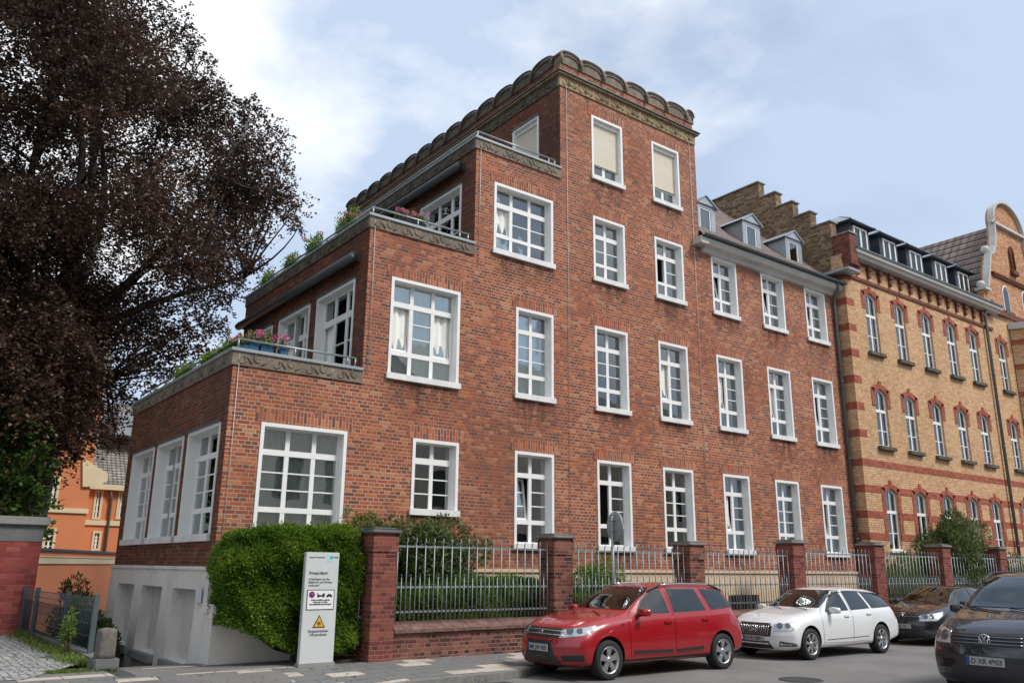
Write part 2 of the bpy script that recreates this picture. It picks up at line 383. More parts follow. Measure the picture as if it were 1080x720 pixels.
# ------------------------------------------------------------------ window maker
ROWS = {'F': [(.075, .255, 0), (.30, .735, 2), (.785, .955, 0)], 'S': [(.085, .28, 0), (.325, .70, 1), (.765, .945, 0)],
        'G1': [(.095, .68, 2), (.76, .94, 0)], 'D': [(.05, .70, 2), (.76, .95, 0)]}
b = NB('sill_stain')
tcs = b.n('ShaderNodeTexCoord'); sps = b.n('ShaderNodeSeparateXYZ'); b.l(tcs.outputs['Object'], sps.inputs[0])
mps = b.n('ShaderNodeMapping'); mps.inputs['Scale'].default_value = (7, 1, .9); b.l(tcs.outputs['Generated'], mps.inputs[0])
oi = b.n('ShaderNodeObjectInfo'); va = b.n('ShaderNodeVectorMath', operation='ADD'); b.l(mps.outputs[0], va.inputs[0]); b.l(oi.outputs['Location'], va.inputs[1])
ns_ = b.noise(1.0, 8, .7, va.outputs[0]); sg_ = b.n('ShaderNodeSeparateXYZ'); b.l(tcs.outputs['Generated'], sg_.inputs[0])
fd = b.math('MULTIPLY', sg_.outputs[2], b.math('MULTIPLY', b.math('MULTIPLY', sg_.outputs[0], b.math('SUBTRACT', 1, sg_.outputs[0])), 4.0))
al = b.math('MULTIPLY', b.ramp(ns_, [(.40, .0), (.68, .85)]), fd)
dfs = b.n('ShaderNodeBsdfDiffuse'); dfs.inputs[0].default_value = (.055, .04, .038, 1); trs = b.n('ShaderNodeBsdfTransparent')
mxs = b.n('ShaderNodeMixShader'); b.l(al, mxs.inputs[0]); b.l(trs.outputs[0], mxs.inputs[1]); b.l(dfs.outputs[0], mxs.inputs[2]); b.l(mxs.outputs[0], b.o.inputs[0])
M_STAIN = b.m
def window(parent, org, rz, Wd, H, cols, kind, tilt=(), curt='both', blind=0, glass=None, lintel=True, deep=.22, sill=True, name='window', openc=()):
    w = MB(); b_ = .07
    ins = .0 if sill else 0
    w.box(0, b_, -.018, deep+.05, ins, H); w.box(Wd-b_, Wd, -.018, deep+.05, ins, H); w.box(b_, Wd-b_, -.018, deep+.05, H-b_, H)
    root = w.build(name, M_WHITE, parent, org, rz)
    if sill:
        sx_ = .045 if rz == 0 else .012
        sb = MB(); sb.bbox(-sx_, Wd+sx_, -.075, -.021, -.002, .135, .008); sb.box(b_, Wd-b_, -.021, deep, .0, .12)
        sb.build('sill', M_SILL, root)
        if rz == 0:
            q_ = MB(); hh_ = random.uniform(.5, .95); q_.add([(-.15, -.004, -hh_), (Wd+.15, -.004, -hh_), (Wd+.15, -.004, -.002), (-.15, -.004, -.002)], [(0, 1, 2, 3)]); q_.build('sill_stain', M_STAIN, root)
    s = MB(); g = MB(); y0, y1 = deep-.06, deep
    L0, L1 = b_, Wd-b_; rows = ROWS[kind]; z0 = .12 if sill else 0; z1 = H-b_
    cw = (L1-L0)/cols; mull = .085 if cols > 1 else 0
    edges = [z0]+[x*H for r in rows for x in r[:2]]+[z1]
    for i in range(0, len(edges), 2): s.box(L0, L1, y0, y1, edges[i], edges[i+1])
    for ri, (a, b__, nm) in enumerate(rows):
        a, b__ = a*H, b__*H
        for k in range(cols+1):
            xc = L0+k*cw; hw = .045 if 0 < k < cols else .055
            xa, xb = max(L0, xc-hw), min(L1, xc+hw)
            s.box(xa, xb, y0+.004, y1-.004, a, b__)
        for k in range(cols):
            ca, cb_ = L0+k*cw+(.045 if k else .055), L0+(k+1)*cw-(.045 if k < cols-1 else .055)
            if nm and k in openc: continue
            if nm and k in tilt:
                ob = MB(); f = .045; hh = b__-a; ww = cb_-ca
                ob.box(0, f, -.025, .025, 0, hh); ob.box(ww-f, ww, -.025, .025, 0, hh); ob.box(f, ww-f, -.025, .025, 0, f); ob.box(f, ww-f, -.025, .025, hh-f, hh)
                for q in range(nm): zz = hh*(q+1)/(nm+1); ob.box(f, ww-f, -.015, .015, zz-.013, zz+.013)
                ob.box(f, ww-f, -.003, .003, f, hh-f, 1)
                o = ob.build('casement', [M_WHITE, glass or M_GLASS], root, (ca, deep+.02, a)); o.rotation_euler = (R(-9), 0, 0)
                continue
            for q in range(nm):
                zz = a+(b__-a)*(q+1)/(nm+1); s.box(ca, cb_, y0+.012, y1-.012, zz-.013, zz+.013)
            g.box(ca-.004, cb_+.004, deep-.033, deep-.027, a-.004, b__+.004)
    s.build('sash', M_WHITE, root); g.build('glass', glass or M_GLASS, root)
    if blind:
        bl = MB(); zb = H-b_-blind*(H-b_-.12)
        bl.box(b_, Wd-b_, deep-.10, deep-.09, zb, H-b_); bl.box(b_, Wd-b_, deep-.11, deep-.08, zb-.03, zb)
        bl.box(b_, Wd-b_, deep-.15, deep-.061, H-b_-.10, H-b_-.001, 1)
        bl.build('blind', [M_BLIND, M_WHITE], root)
    if curt:
        c = MB(); segs = {'both': [(0, .36), (.64, 1)], 'full': [(0, 1)], 'right': [(.45, 1)], 'left': [(0, .5)], 'wide': [(0, .45), (.55, 1)]}[curt]
        for (a, b__) in segs:
            n = max(8, int((b__-a)*Wd*22)); vs = []; ph = random.random()*6
            for i in range(n+1):
                x = .02+(Wd-.04)*(a+(b__-a)*i/n); yy = deep+.045+.024*math.sin(i*1.55+ph)+.01*math.sin(i*.6+ph)
                for zz in (.1, H-.05): vs.append((x, yy, zz))
            c.add(vs, [(2*i, 2*i+2, 2*i+3, 2*i+1) for i in range(n)], 0, True)
        c.build('curtain', M_CURT, root)
    if lintel:
        l = MB(); l.box(-.12, Wd+.12, -.006, .02, H+.002, H+.27); l.build('lintel', M_BRICKV, root)
    return root

# ------------------------------------------------------------------ ground
def asphalt(name, base, patch=.15, crack=0):
    b = NB(name)
    n = b.noise(70, 6, .75); n2_ = b.noise(.45, 6, .6)
    c = b.mixc(1, base, b.ramp(n, [(.25, .6), (.75, 1.5)]), 'MULTIPLY')
    c = b.mixc(1, c, b.ramp(n2_, [(.35, 1-patch), (.65, 1+patch)]), 'MULTIPLY')
    if crack:
        v = b.n('ShaderNodeTexVoronoi', feature='DISTANCE_TO_EDGE'); v.inputs['Scale'].default_value = .13
        nn = b.noise(2.5, 6, .7, out=1); cm = b.mixc(.18, b.n('ShaderNodeTexCoord').outputs['Object'], nn); b.l(cm, v.inputs['Vector'])
        c = b.mixc(b.ramp(v.outputs[0], [(.0, .8), (.006, 0.0)]), c, (.045, .043, .04)); c = b.mixc(b.ramp(b.noise(1.4, 5, .7), [(.60, .0), (.70, .45)]), c, (.07, .068, .066))
    b.bsdf(c, .9, .3, bump=n, bs=.35, bd=.006); return b.m
M_ASPH = asphalt('asphalt', (.165, .158, .152), .18, 1)
M_DRIVE = asphalt('driveway_asphalt', (.16, .152, .145), .2)
b = NB('pavement_slabs')
tcn = b.n('ShaderNodeTexCoord'); mpn = b.n('ShaderNodeMapping'); mpn.inputs['Rotation'].default_value = (0, 0, R(0)); b.l(tcn.outputs['Object'], mpn.inputs[0])
sp = b.n('ShaderNodeSeparateXYZ'); b.l(mpn.outputs[0], sp.inputs[0])
u = b.math('DIVIDE', b.math('ADD', sp.outputs[0], 60), .60); v = b.math('DIVIDE', b.math('ADD', sp.outputs[1], 60.12), .36)
row = b.math('FLOOR', v); u = b.math('ADD', u, b.math('MULTIPLY', row, .5)); colx = b.math('FLOOR', u)
cb = b.n('ShaderNodeCombineXYZ'); b.l(colx, cb.inputs[0]); b.l(row, cb.inputs[1])
wz = b.n('ShaderNodeTexWhiteNoise', noise_dimensions='2D'); b.l(cb.outputs[0], wz.inputs['Vector'])
pick = b.math('GREATER_THAN', wz.outputs[0], .66)
c = b.mixc(pick, (.17, .168, .165), (.48, .42, .36))
c = b.mixc(1, c, b.ramp(b.noise(25, 6, .7), [(.3, .72), (.7, 1.25)]), 'MULTIPLY')
c = b.mixc(b.ramp(b.noise(.9, 6, .7), [(.5, 0.0), (.72, .55)]), c, (.13, .125, .115))
fu = b.math('FRACT', u); fv = b.math('FRACT', v)
e = b.math('MINIMUM', b.math('MULTIPLY', b.math('MINIMUM', fu, b.math('SUBTRACT', 1, fu)), .60), b.math('MULTIPLY', b.math('MINIMUM', fv, b.math('SUBTRACT', 1, fv)), .36))
jm = b.math('LESS_THAN', e, .008)
c = b.mixc(jm, c, b.mixc(b.ramp(b.noise(1.2, 4), [(.45, 0.0), (.6, 1.0)]), (.045, .042, .038), (.06, .085, .025)))
b.bsdf(c, .85, .3, bump=b.math('SUBTRACT', 1, jm), bs=.5, bd=.006); M_PAVE = b.m
b = NB('cobbles')
v = b.n('ShaderNodeTexVoronoi', feature='DISTANCE_TO_EDGE'); v.inputs['Scale'].default_value = 8.5; v.inputs['Randomness'].default_value = .55
v2 = b.n('ShaderNodeTexVoronoi'); v2.inputs['Scale'].default_value = 8.5; v2.inputs['Randomness'].default_value = .55
tcn = b.n('ShaderNodeTexCoord'); b.l(tcn.outputs['Object'], v.inputs['Vector']); b.l(tcn.outputs['Object'], v2.inputs['Vector'])
c = b.mixc(1, (.26, .255, .235), v2.outputs['Color'], 'SOFT_LIGHT')
hs = b.n('ShaderNodeHueSaturation'); hs.inputs['Saturation'].default_value = .10; b.l(c, hs.inputs['Color'])
c = b.mixc(b.ramp(v.outputs[0], [(.03, 1.0), (.10, 0.0)]), hs.outputs[0], (.085, .085, .055))
b.bsdf(c, .85, .3, bump=b.ramp(v.outputs[0], [(.0, .0), (.2, 1.0)]), bs=.8, bd=.02); M_COB = b.m
M_KERB = plain('kerb_stone', (.19, .185, .175), .9, var=.2, scale=8, bump=.3, dirt=.2)
M_GROUND = plain('yard_ground', (.12, .115, .10), .95, var=.25, scale=.5, bump=.2)
M_MARK = plain('worn_white_paint', (.50, .42, .40), .8, var=.3, scale=9)

# driveway pit x 3.7..5.07(6), y 15.6..30
g = MB()
Z0 = -.26
def sheet(mb, x0, x1, y0, y1, z, mi=0): mb.add([(x0, y0, z), (x1, y0, z), (x1, y1, z), (x0, y1, z)], [(0, 1, 2, 3)], mi)
sheet(g, -600, 3.6, -600, 900, Z0); sheet(g, 3.6, 5.3, -600, 15.6, Z0); sheet(g, 3.6, 5.3, 32, 900, Z0); sheet(g, 5.3, 900, -600, 900, Z0)
g.build('ground', M_GROUND, kind='structure')
g = MB()
for (ya, za), (yb, zb) in zip([(-3.6, -.19), (1.5, -.17), (5.0, -.155), (8.5, -.17), (11, -.188), (13.2, -.19)], [(1.5, -.17), (5.0, -.155), (8.5, -.17), (11, -.188), (13.2, -.19)]): g.add([(-120, ya, za), (160, ya, za), (160, yb, zb), (-120, yb, zb)], [(0, 1, 2, 3)])
g.build('street', M_ASPH, kind='structure')
# kerb line and pavement
KL = [(-40, 11.6), (1.0, 11.75), (6.4, 11.88), (8.6, 11.98), (9.5, 12.12), (10.1, 12.45), (10.7, 12.85), (11.4, 12.98), (90, 13.0)]
def kz(x): return -.165 if x < 5.6 else (-.165+(x-5.6)/1.6*.10 if x < 7.2 else -.065)
pts = []
for (x0, y0), (x1, y1) in zip(KL, KL[1:]):
    n = max(1, int((x1-x0)/.6)) if x0 > -5 and x1 < 14 else 1
    for i in range(n): pts.append((x0+(x1-x0)*i/n, y0+(y1-y0)*i/n))
pts.append(KL[-1])
def backz(x): return 0 if x > 5.4 else 0.0
g = MB()
for (x0, y0), (x1, y1) in zip(pts, pts[1:]):
    g.add([(x0, y0+.14, kz(x0)-.002), (x1, y1+.14, kz(x1)-.002), (x1, 14.12, 0), (x0, 14.12, 0)], [(0, 1, 2, 3)])
    g.add([(x0, 14.12, 0), (x1, 14.12, 0), (x1, 15.52, 0), (x0, 15.52, 0)], [(0, 1, 2, 3)]) if x1 <= 3.7 else None
g.build('pavement', M_PAVE, kind='structure')
g = MB()
for (x0, y0), (x1, y1) in zip(pts, pts[1:]):
    za, zb = kz(x0), kz(x1)
    g.add([(x0, y0, -.25), (x1, y1, -.25), (x1, y1, zb), (x0, y0, za), (x0, y0+.14, za), (x1, y1+.14, zb), (x1, y1+.14, -.25), (x0, y0+.14, -.25)], [(0, 1, 2, 3), (3, 2, 5, 4), (4, 5, 6, 7)])
g.build('kerb', M_KERB, kind='structure')
# driveway: apron over the pavement, then a ramp down along the side of the house
g = MB()
prev = None
for (y, z) in [(11.95, -.155), (12.6, -.12), (13.5, -.05), (14.2, .0), (15.1, .006), (15.7, -.03), (17, -.28), (20, -.85), (26, -1.3), (32, -1.4)]:
    x0, x1 = (3.0, 7.0) if y < 14.2 else ((3.66, 6.9) if y < 15.3 else (3.66, 5.2))
    z += .004
    if prev: g.add([prev[0], prev[1], (x1, y, z), (x0, y, z)], [(0, 1, 2, 3)])
    prev = ((x0, y, z), (x1, y, z))
g.build('driveway', M_DRIVE, kind='structure')
g = MB()
for i in range(16):
    x = 3.9+i*.19; w_ = .19 if i not in (4, 5, 9) else .08
    g.add([(x, 14.86+.01*math.sin(i), .016), (x+w_, 14.86+.01*math.sin(i+1), .016), (x+w_, 14.95, .016), (x, 14.95, .016)], [(0, 1, 2, 3)])
g.build('road_marking', M_MARK, kind='structure')
g = MB(); g.add([(-30, 15.0, .008), (2.2, 14.6, .008), (3.45, 16.6, .012), (3.45, 30, .02), (-30, 30, .02)], [(0, 1, 2, 3, 4)])
g.build('cobbled_yard', M_COB, kind='structure')
g = MB(); sheet(g, -30, 4.1, 30, 80, .01); sheet(g, 4.1, 20, 32, 80, -.2); g.build('back_yard', M_GROUND, kind='structure')
g = MB(); g.box(6.9, 60, 14.35, 15.5, -.24, .03); g.build('garden_bed', M_SOIL, kind='structure')
g = MB(); g.box(3.42, 3.66, 16.4, 23.9, -1.2, .10); 
o = g.build('low_kerb_wall', M_CONCD); tag(o, 'low mossy concrete kerb wall under the wire mesh fence', 'wall')

# ------------------------------------------------------------------ red brick house
XA, XB, XC, XD, XR, XE = 5.07, 7.77, 10.53, 13.25, 18.77, 25.84
YF = 15.5
ZA, ZB, ZC, ZD, ZR = 5.50, 9.0, 11.82, 14.50, 10.98
GZ, GT = 2.03, 4.26; FZ, FT = 5.50, 7.765; SZ, ST = 9.0, 10.88; TZ, TT = 11.96, 13.93
house = thing('brick_house', 'stepped red brick house with white framed windows and roof terraces', 'house', (XA, YF, 0))
house.location = (0, 0, 0)
front = []   # x0,x1,z0,z1,cols,kind,opts
front.append((5.718, 7.516, GZ, 4.27, 3, 'F', dict(curt='full')))
front.append((9.057, 10.233, 2.67, 4.285, 2, 'G1', dict(curt=None)))
C4 = [(11.797, 12.981), (14.392, 15.585), (16.78, 17.98), (19.248, 20.434), (21.667, 22.853), (24.034, 25.225)]
gopt = [dict(tilt=(0,), curt=None), dict(openc=(0,), curt=None), dict(tilt=(), curt='right'), dict(tilt=(0,), curt='wide'), dict(curt='wide'), dict(tilt=(0,), curt='right')]
fopt = [dict(curt='wide'), dict(curt='right'), dict(tilt=(0,), curt='full'), dict(tilt=(0,), curt='wide'), dict(tilt=(0,), curt='full'), dict(tilt=(0,), curt='wide')]
sopt = [None, dict(curt='right'), dict(openc=(0,), curt='right'), dict(tilt=(0,), curt='both'), dict(tilt=(0,), curt='both'), dict(tilt=(0,), curt='both')]
for i, (a, b_) in enumerate(C4):
    front.append((a, b_, GZ, GT, 2, 'F', gopt[i])); front.append((a, b_, FZ, FT, 2, 'F', fopt[i]))
    if i: front.append((a, b_, SZ, ST, 2, 'S', sopt[i]))
front.append((8.358, 10.17, 5.49, 7.79, 3, 'F', dict(curt='full', tilt=(0, 2))))
front.append((11.09, 12.98, 8.99, 10.885, 3, 'S', dict(curt='wide', tilt=(0,))))
front.append((14.392, 15.585, TZ, TT, 2, 'S', dict(blind=.74, curt=None)))
front.append((16.80, 17.98, TZ, TT, 2, 'S', dict(blind=.72, curt=None)))
sideA = [(15.83, 17.84), (18.13, 20.11), (20.38, 22.35)]
sideB = [(16.06, 18.05), (18.44, 20.4), (20.83, 22.75)]
sideC = [(16.1, 18.08), (18.5, 20.4), (20.85, 22.7)]
sideD = [(16.41, 17.62)]
side = {XA: [(a, b_, 2.05, 4.25) for a, b_ in sideA], XB: [(a, b_, 5.30, 7.78) for a, b_ in sideB],
        XC: [(a, b_, 8.70, 10.90) for a, b_ in sideC], XD: [(a, b_, 11.96, 13.93) for a, b_ in sideD]}
wl = MB()
ZP = 1.60
holes = [(a, b_, c_, d_) for a, b_, c_, d_, *_ in front]
for x0, x1, zt in [(XA, XB, ZA), (XB, XC, ZB), (XC, XD, ZC), (XD, XR, ZD+.02), (XR, XE, ZR+.2)]:
    wall_grid(wl, x0, x1, ZP, zt, [h for h in holes if h[0] >= x0-.1 and h[1] <= x1+.1], lambda u_, z_: (u_, YF, z_))
for X_, zb, zt, yb in [(XA, ZP, ZA, 22.9), (XB, 5.25, ZB, 23.1), (XC, 8.6, ZC, 23.1), (XD, 11.6, ZD+.02, 28.6)]:
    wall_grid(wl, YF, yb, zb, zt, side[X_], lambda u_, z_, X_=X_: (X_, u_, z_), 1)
# rear walls and end walls, roofs of the terraces
for x0, x1, yb, zt in [(XA, XB, 22.9, ZA), (XB, XC, 23.1, ZB), (XC, XD, 23.1, ZC), (XD, XR, 28.6, ZD), (XR, XE, 25.2, ZR)]:
    wl.add([(x0, yb, -1.2), (x1, yb, -1.2), (x1, yb, zt), (x0, yb, zt)], [(0, 1, 2, 3)])
wl.add([(XR, YF, ZR), (XR, 28.6, ZR), (XR, 28.6, ZD+.02), (XR, YF, ZD+.02)], [(0, 1, 2, 3)])
wl.add([(XD, 23.1, -1.2), (XD, 28.6, -1.2), (XD, 28.6, 11.6), (XD, 23.1, 11.6)], [(0, 1, 2, 3)])
# tower parapet of brick above the string course
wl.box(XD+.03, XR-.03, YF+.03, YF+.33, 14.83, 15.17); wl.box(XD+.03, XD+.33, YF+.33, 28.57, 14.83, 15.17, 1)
wl.box(XR-.33, XR-.03, YF+.33, 28.57, 14.83, 15.17); wl.box(XD+.33, XR-.33, 28.27, 28.57, 14.83, 15.17)
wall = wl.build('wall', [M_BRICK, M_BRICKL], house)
# terrace decks
dk = MB()
dk.box(XA+.02, XB, YF+.02, 22.88, 5.10, 5.2); dk.box(XB+.02, XC, YF+.02, 23.08, 8.5, 8.6); dk.box(XC+.02, XD, YF+.02, 23.08, 11.4, 11.5); dk.box(XD+.33, XR-.33, YF+.33, 28.27, 14.3, 14.4)
dk.build('terrace_deck', M_CONCD, house)
# parapet backs
pb = MB()
for X0, X1, zt, yb, zd in [(XA, XB, ZA, 22.9, 5.2), (XB, XC, ZB, 23.1, 8.6), (XC, XD, ZC, 23.1, 11.5)]:
    pb.box(X0+.26, X0+.28, YF+.26, yb, zd, zt); pb.box(X0+.26, X1, YF+.26, YF+.28, zd, zt)
pb.build('parapet_lining', M_CONCD, house)
# basement plinth, left side: battered plaster with three blind windows and a ledge
pl = MB()
bw = [(16.12, 17.57), (18.33, 19.82), (20.55, 21.99)]
bh = [(a, b_, -.10, 1.19) for a, b_ in bw]
wall_grid(pl, YF-.03, 22.92, -1.6, ZP-.06, bh, lambda u_, z_: (XA-.05-.05*(1.5-z_)/1.5*.6, u_, z_))
for a, b_, c_, d_ in bh:
    pl.add([(XA-.1, a, c_), (XA+.2, a, c_), (XA+.2, a, d_), (XA-.05, a, d_)], [(0, 1, 2, 3)]); pl.add([(XA-.1, b_, c_), (XA+.2, b_, c_), (XA+.2, b_, d_), (XA-.05, b_, d_)], [(0, 1, 2, 3)])
    pl.add([(XA-.06, a, d_), (XA+.2, a, d_), (XA+.2, b_, d_), (XA-.06, b_, d_)], [(0, 1, 2, 3)]); pl.add([(XA-.1, a, c_), (XA+.2, a, c_), (XA+.2, b_, c_), (XA-.1, b_, c_)], [(0, 1, 2, 3)])
    pl.add([(XA+.17, a, c_), (XA+.17, b_, c_), (XA+.17, b_, d_), (XA+.17, a, d_)], [(0, 1, 2, 3)], 1)
    pl.bbox(XA-.20, XA+.12, a-.03, b_+.03, c_-.16, c_-.002, .012, 2)
pl.box(XA-.085, XA+.02, YF-.06, 22.95, ZP-.06, ZP); pl.box(XA+.02, 8.0, YF-.06, YF+.05, ZP-.06, ZP)
pl.box(XA-.06, 8.0, YF-.035, YF+.02, -1.6, ZP-.06)
pl.build('plaster_plinth', [M_PLAST, M_PLASTD, M_CONC], house)
# cream plinth along the front garden with small cellar windows
cp = MB(); cel = [(19.2, 20.5), (21.9, 22.9)]
wall_grid(cp, 8.0, XE, -.3, ZP-.07, [(a, b_, .25, .95) for a, b_ in cel], lambda u_, z_: (u_, YF-.03, z_))
cp.box(8.0, XE, YF-.07, YF+.02, ZP-.07, ZP)
cp.build('cream_plinth', M_CREAM, house)
for a, b_ in cel:
    cw = MB(); cw.box(a, b_, YF+.10, YF+.12, .25, .95, 0)
    for k in range(9): cw.box(a+.06+k*(b_-a-.1)/8-.012, a+.06+k*(b_-a-.1)/8+.012, YF-.02, YF+.005, .25, .95, 1)
    cw.build('cellar_grille', [M_DARK, M_GALV], house)
pb = MB()   # small round wall plate on the plaster corner
pb.bbox(XA-.112, XA-.092, 15.68, 15.98, .98, 1.24, .004); pb.build('wall_plate', M_WALLPL, house)
# windows
for a, b_, c_, d_, cols, kind, opt in front:
    window(house, (a, YF, c_), 0, b_-a, d_-c_, cols, kind, **opt)
for X_, cols, kind, opt in [(XA, 3, 'F', dict(curt='left', deep=.27)), (XB, 3, 'D', dict(curt='full', tilt=(0,))), (XC, 3, 'D', dict(curt='both')), (XD, 2, 'S', dict(blind=.9, curt=None))]:
    for (a, b_, c_, d_) in side[X_]:
        w_ = window(house, (X_, b_, c_), R(-90), b_-a, d_-c_, cols, kind, lintel=False, sill=(X_ in (XA, XD)), **opt)
        hd = MB(); hd.box(-.05, b_-a+.05, -.06, -.02, d_-c_-.0, d_-c_+.035); hd.build('head_flashing', M_GUT, w_)
# inner rooms: floors and a back wall so the openings look into rooms
im = MB()
for (x0, x1, zs) in [(XA+.1, XB-.1, [1.5, 5.0]), (XB, XC, [1.5, 5.0, 8.4]), (XC, XD, [1.5, 5.0, 8.4, 11.3]), (XD, XR-.1, [1.5, 5.0, 8.4, 11.5, 14.2]), (XR-.1, XE-.1, [1.5, 5.0, 8.4, 10.9])]:
    for z_ in zs: im.box(x0+.1, x1, YF+.30, 19.4, z_-.12, z_)
    im.box(x0+.1, x1, 19.4, 19.5, 1.4, zs[-1])
for x_ in (10.9, 13.7, 16.2, 18.4, 21.0, 23.4): im.box(x_, x_+.1, YF+.30, 19.4, 1.5, 5 if x_ < 10 else (8.4 if x_ < 13 else 10.9))
im.build('room_partition', M_ROOM, house)
# copings, friezes and railings of the three terraces
def spiral(mb, c, r, face, turn=1, mir=1):
    pts = []
    for i in range(15):
        a = i/14*4.6+2.2; rr = r*(1-.72*i/14)
        du, dz = math.cos(a)*rr*mir, math.sin(a)*rr
        pts.append((c[0]+du, c[1], c[2]+dz) if face == 'y' else (c[0], c[1]+du, c[2]+dz))
    mb.tube(pts, [r*.22*(1-.4*i/14) for i in range(15)], 5)
def frieze(face, fixed, a, b_, z0, z1, mat, dens=.33):
    f = MB(); o_ = .035
    if face == 'y': f.box(a, b_, fixed-o_, fixed+.05, z0, z1)
    else: f.box(fixed-o_, fixed+.05, a, b_, z0, z1)
    n = int((b_-a)/dens); h = z1-z0
    for i in range(n):
        c = a+(i+.5)*(b_-a)/n; cz = (z0+z1)/2+(.12 if i % 2 else -.08)*h
        p = (c, fixed-o_, cz) if face == 'y' else (fixed-o_, c, cz)
        spiral(f, p, h*.40, face, mir=1 if i % 2 else -1)
        q0 = c+dens*.2; q1 = c+dens*.62
        if i < n-1:
            z_a, z_b = (z0+h*.2, z1-h*.2) if i % 2 else (z1-h*.2, z0+h*.2)
            pp = [(q0, z_a), ((q0+q1)/2, (z_a+z_b)/2+.03*(-1)**i), (q1, z_b)]
            f.tube([(x, fixed-o_, z) if face == 'y' else (fixed-o_, x, z) for x, z in pp], h*.085, 5)
    return f.build('frieze', mat, house)
def coping(x0, x1, y0, y1, z, w_=.36):
    c = MB(); c.bbox(x0-.07, x1, y0-.07, y0+w_-.07, z, z+.07, .008); c.bbox(x0-.07, x0+w_-.07, y0+w_-.07, y1, z, z+.07, .008)
    return c.build('coping', M_COPE, house)
def railing(x0, x1, y0, y1, z, h=.21):
    r = MB(); o_ = .10
    r.tube([(x0+o_, y1, z+h), (x0+o_, y0+o_, z+h), (x1-.1, y0+o_, z+h)], .024, 8)
    x = x0+o_
    while x < x1-.1: r.tube([(x, y0+o_, z), (x, y0+o_, z+h)], .02, 6); x += 1.15
    r.tube([(x1-.12, y0+o_, z), (x1-.12, y0+o_, z+h)], .02, 6)
    y = y0+o_+1.2
    while y < y1: r.tube([(x0+o_, y, z), (x0+o_, y, z+h)], .02, 6); y += 1.2
    return r.build('railing', M_RAIL, house)
coping(XA, XB, YF, 22.95, ZA+.06); coping(XB, XC, YF, 23.15, ZB+.06); coping(XC, XD, YF, 23.15, ZC+.06)
railing(XA, XB, YF, 22.8, ZA+.13); railing(XB, XC, YF, 23.0, ZB+.13); railing(XC, XD, YF, 23.0, ZC+.13)
for X0, X1, z_, yb in [(XA, XB, ZA, 22.9), (XB, XC, ZB, 23.1), (XC, XD, ZC, 23.1)]:
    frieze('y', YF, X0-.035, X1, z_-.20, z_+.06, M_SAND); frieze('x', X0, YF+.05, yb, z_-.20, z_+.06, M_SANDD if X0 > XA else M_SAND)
# tower string course and frieze
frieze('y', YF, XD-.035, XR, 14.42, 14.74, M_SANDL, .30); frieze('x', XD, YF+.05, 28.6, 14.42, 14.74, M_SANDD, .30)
sc_ = MB()
sc_.bbox(XD-.12, XR+.10, YF-.12, YF+.3, 14.74, 14.80, .01); sc_.bbox(XD-.12, XD+.3, YF+.3, 28.7, 14.74, 14.80, .01)
sc_.bbox(XD-.16, XR+.14, YF-.16, YF+.3, 14.802, 14.84, .008, 1); sc_.bbox(XD-.16, XD+.3, YF+.3, 28.7, 14.802, 14.84, .008, 1)
sc_.build('string_course', [M_SANDL, M_GUT], house)
# scalloped stone crest: arched panels between small scroll brackets
def scallop(a, b_, face, fixed, mat):
    n = 9; z0 = 15.17; s_ = MB(); m_ = (a+b_)/2; hw = (b_-a)/2
    arc = [(m_+hw*math.cos(math.pi*(1-i/n)), 15.36+.19*math.sin(math.pi*i/n)**.8) for i in range(n+1)]
    poly = [(a, z0)]+arc+[(b_, z0)]
    ax = 'y' if face == 'y' else 'x'
    s_.prism(poly, fixed, fixed+.28, ax)
    rim = [(u_, z_+.03) for u_, z_ in arc]
    pt = lambda u_, z_, o=0: (u_, fixed+o, z_) if face == 'y' else (fixed+o, u_, z_)
    s_.tube([pt(u_, z_, -.02) for u_, z_ in rim], .034, 6); s_.tube([pt(u_, z_, .26) for u_, z_ in rim], .034, 6)
    s_.tube([pt(m_+(u_-m_)*.80, 15.17+(z_-15.17)*.78, -.01) for u_, z_ in arc], .022, 5)
    for e in (a,):
        s_.tube([pt(e, 15.12, -.06), pt(e, 15.25, -.075), pt(e, 15.38, -.05), pt(e, 15.46, .02)], [.025, .045, .05, .035], 7)
        s_.tube([pt(e, 15.44, -.05), pt(e, 15.44, .28)], .045, 7)
    return s_.build('crest_stone', mat, house)
n_ = 6; xs = [XD+.02]+[XD+.75+i*(XR-.35-XD-.75)/5 for i in range(6)]+[XR+.02]
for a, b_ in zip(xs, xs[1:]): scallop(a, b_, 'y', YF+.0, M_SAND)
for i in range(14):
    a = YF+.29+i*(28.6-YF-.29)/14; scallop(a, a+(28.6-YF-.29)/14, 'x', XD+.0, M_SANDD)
# awnings, drawn in, on the left faces
for X_, y0, y1, z_ in [(XB, 15.85, 23.0, 8.17), (XC, 15.95, 23.0, 11.27)]:
    a = MB(); a.tube([(X_-.20, y0, z_), (X_-.20, y1, z_)], .105, 14)
    a.box(X_-.2, X_-.001, y0+.1, y1-.1, z_+.02, z_+.10)
    for yy in (y0+.02, y0+2.5, y0+5, y1-.06): a.box(X_-.24, X_-.002, yy, yy+.05, z_-.06, z_+.125)
    a.build('awning', M_AWN, house)
# lightning conductors
for x_, z0, z1 in [(XA+.10, .8, ZA+.1), (XB+.10, ZA+.05, ZB), (13.46, 1.6, 14.7), (18.48, 1.6, 14.7)]:
    l = MB(); l.tube([(x_, YF-.03, z0), (x_+.02, YF-.03, (z0+z1)/2), (x_, YF-.03, z1)], .007, 5); l.build('lightning_conductor', M_WIRE, house)
l = MB(); l.tube([(XD+.02, YF-.02, 14.8), (XD+.02, YF-.02, 15.62)], .007, 5); l.tube([(XC+.12, YF-.03, 8.6), (XC+.12, YF-.03, ZC)], .007, 5); l.build('lightning_conductor', M_WIRE, house)
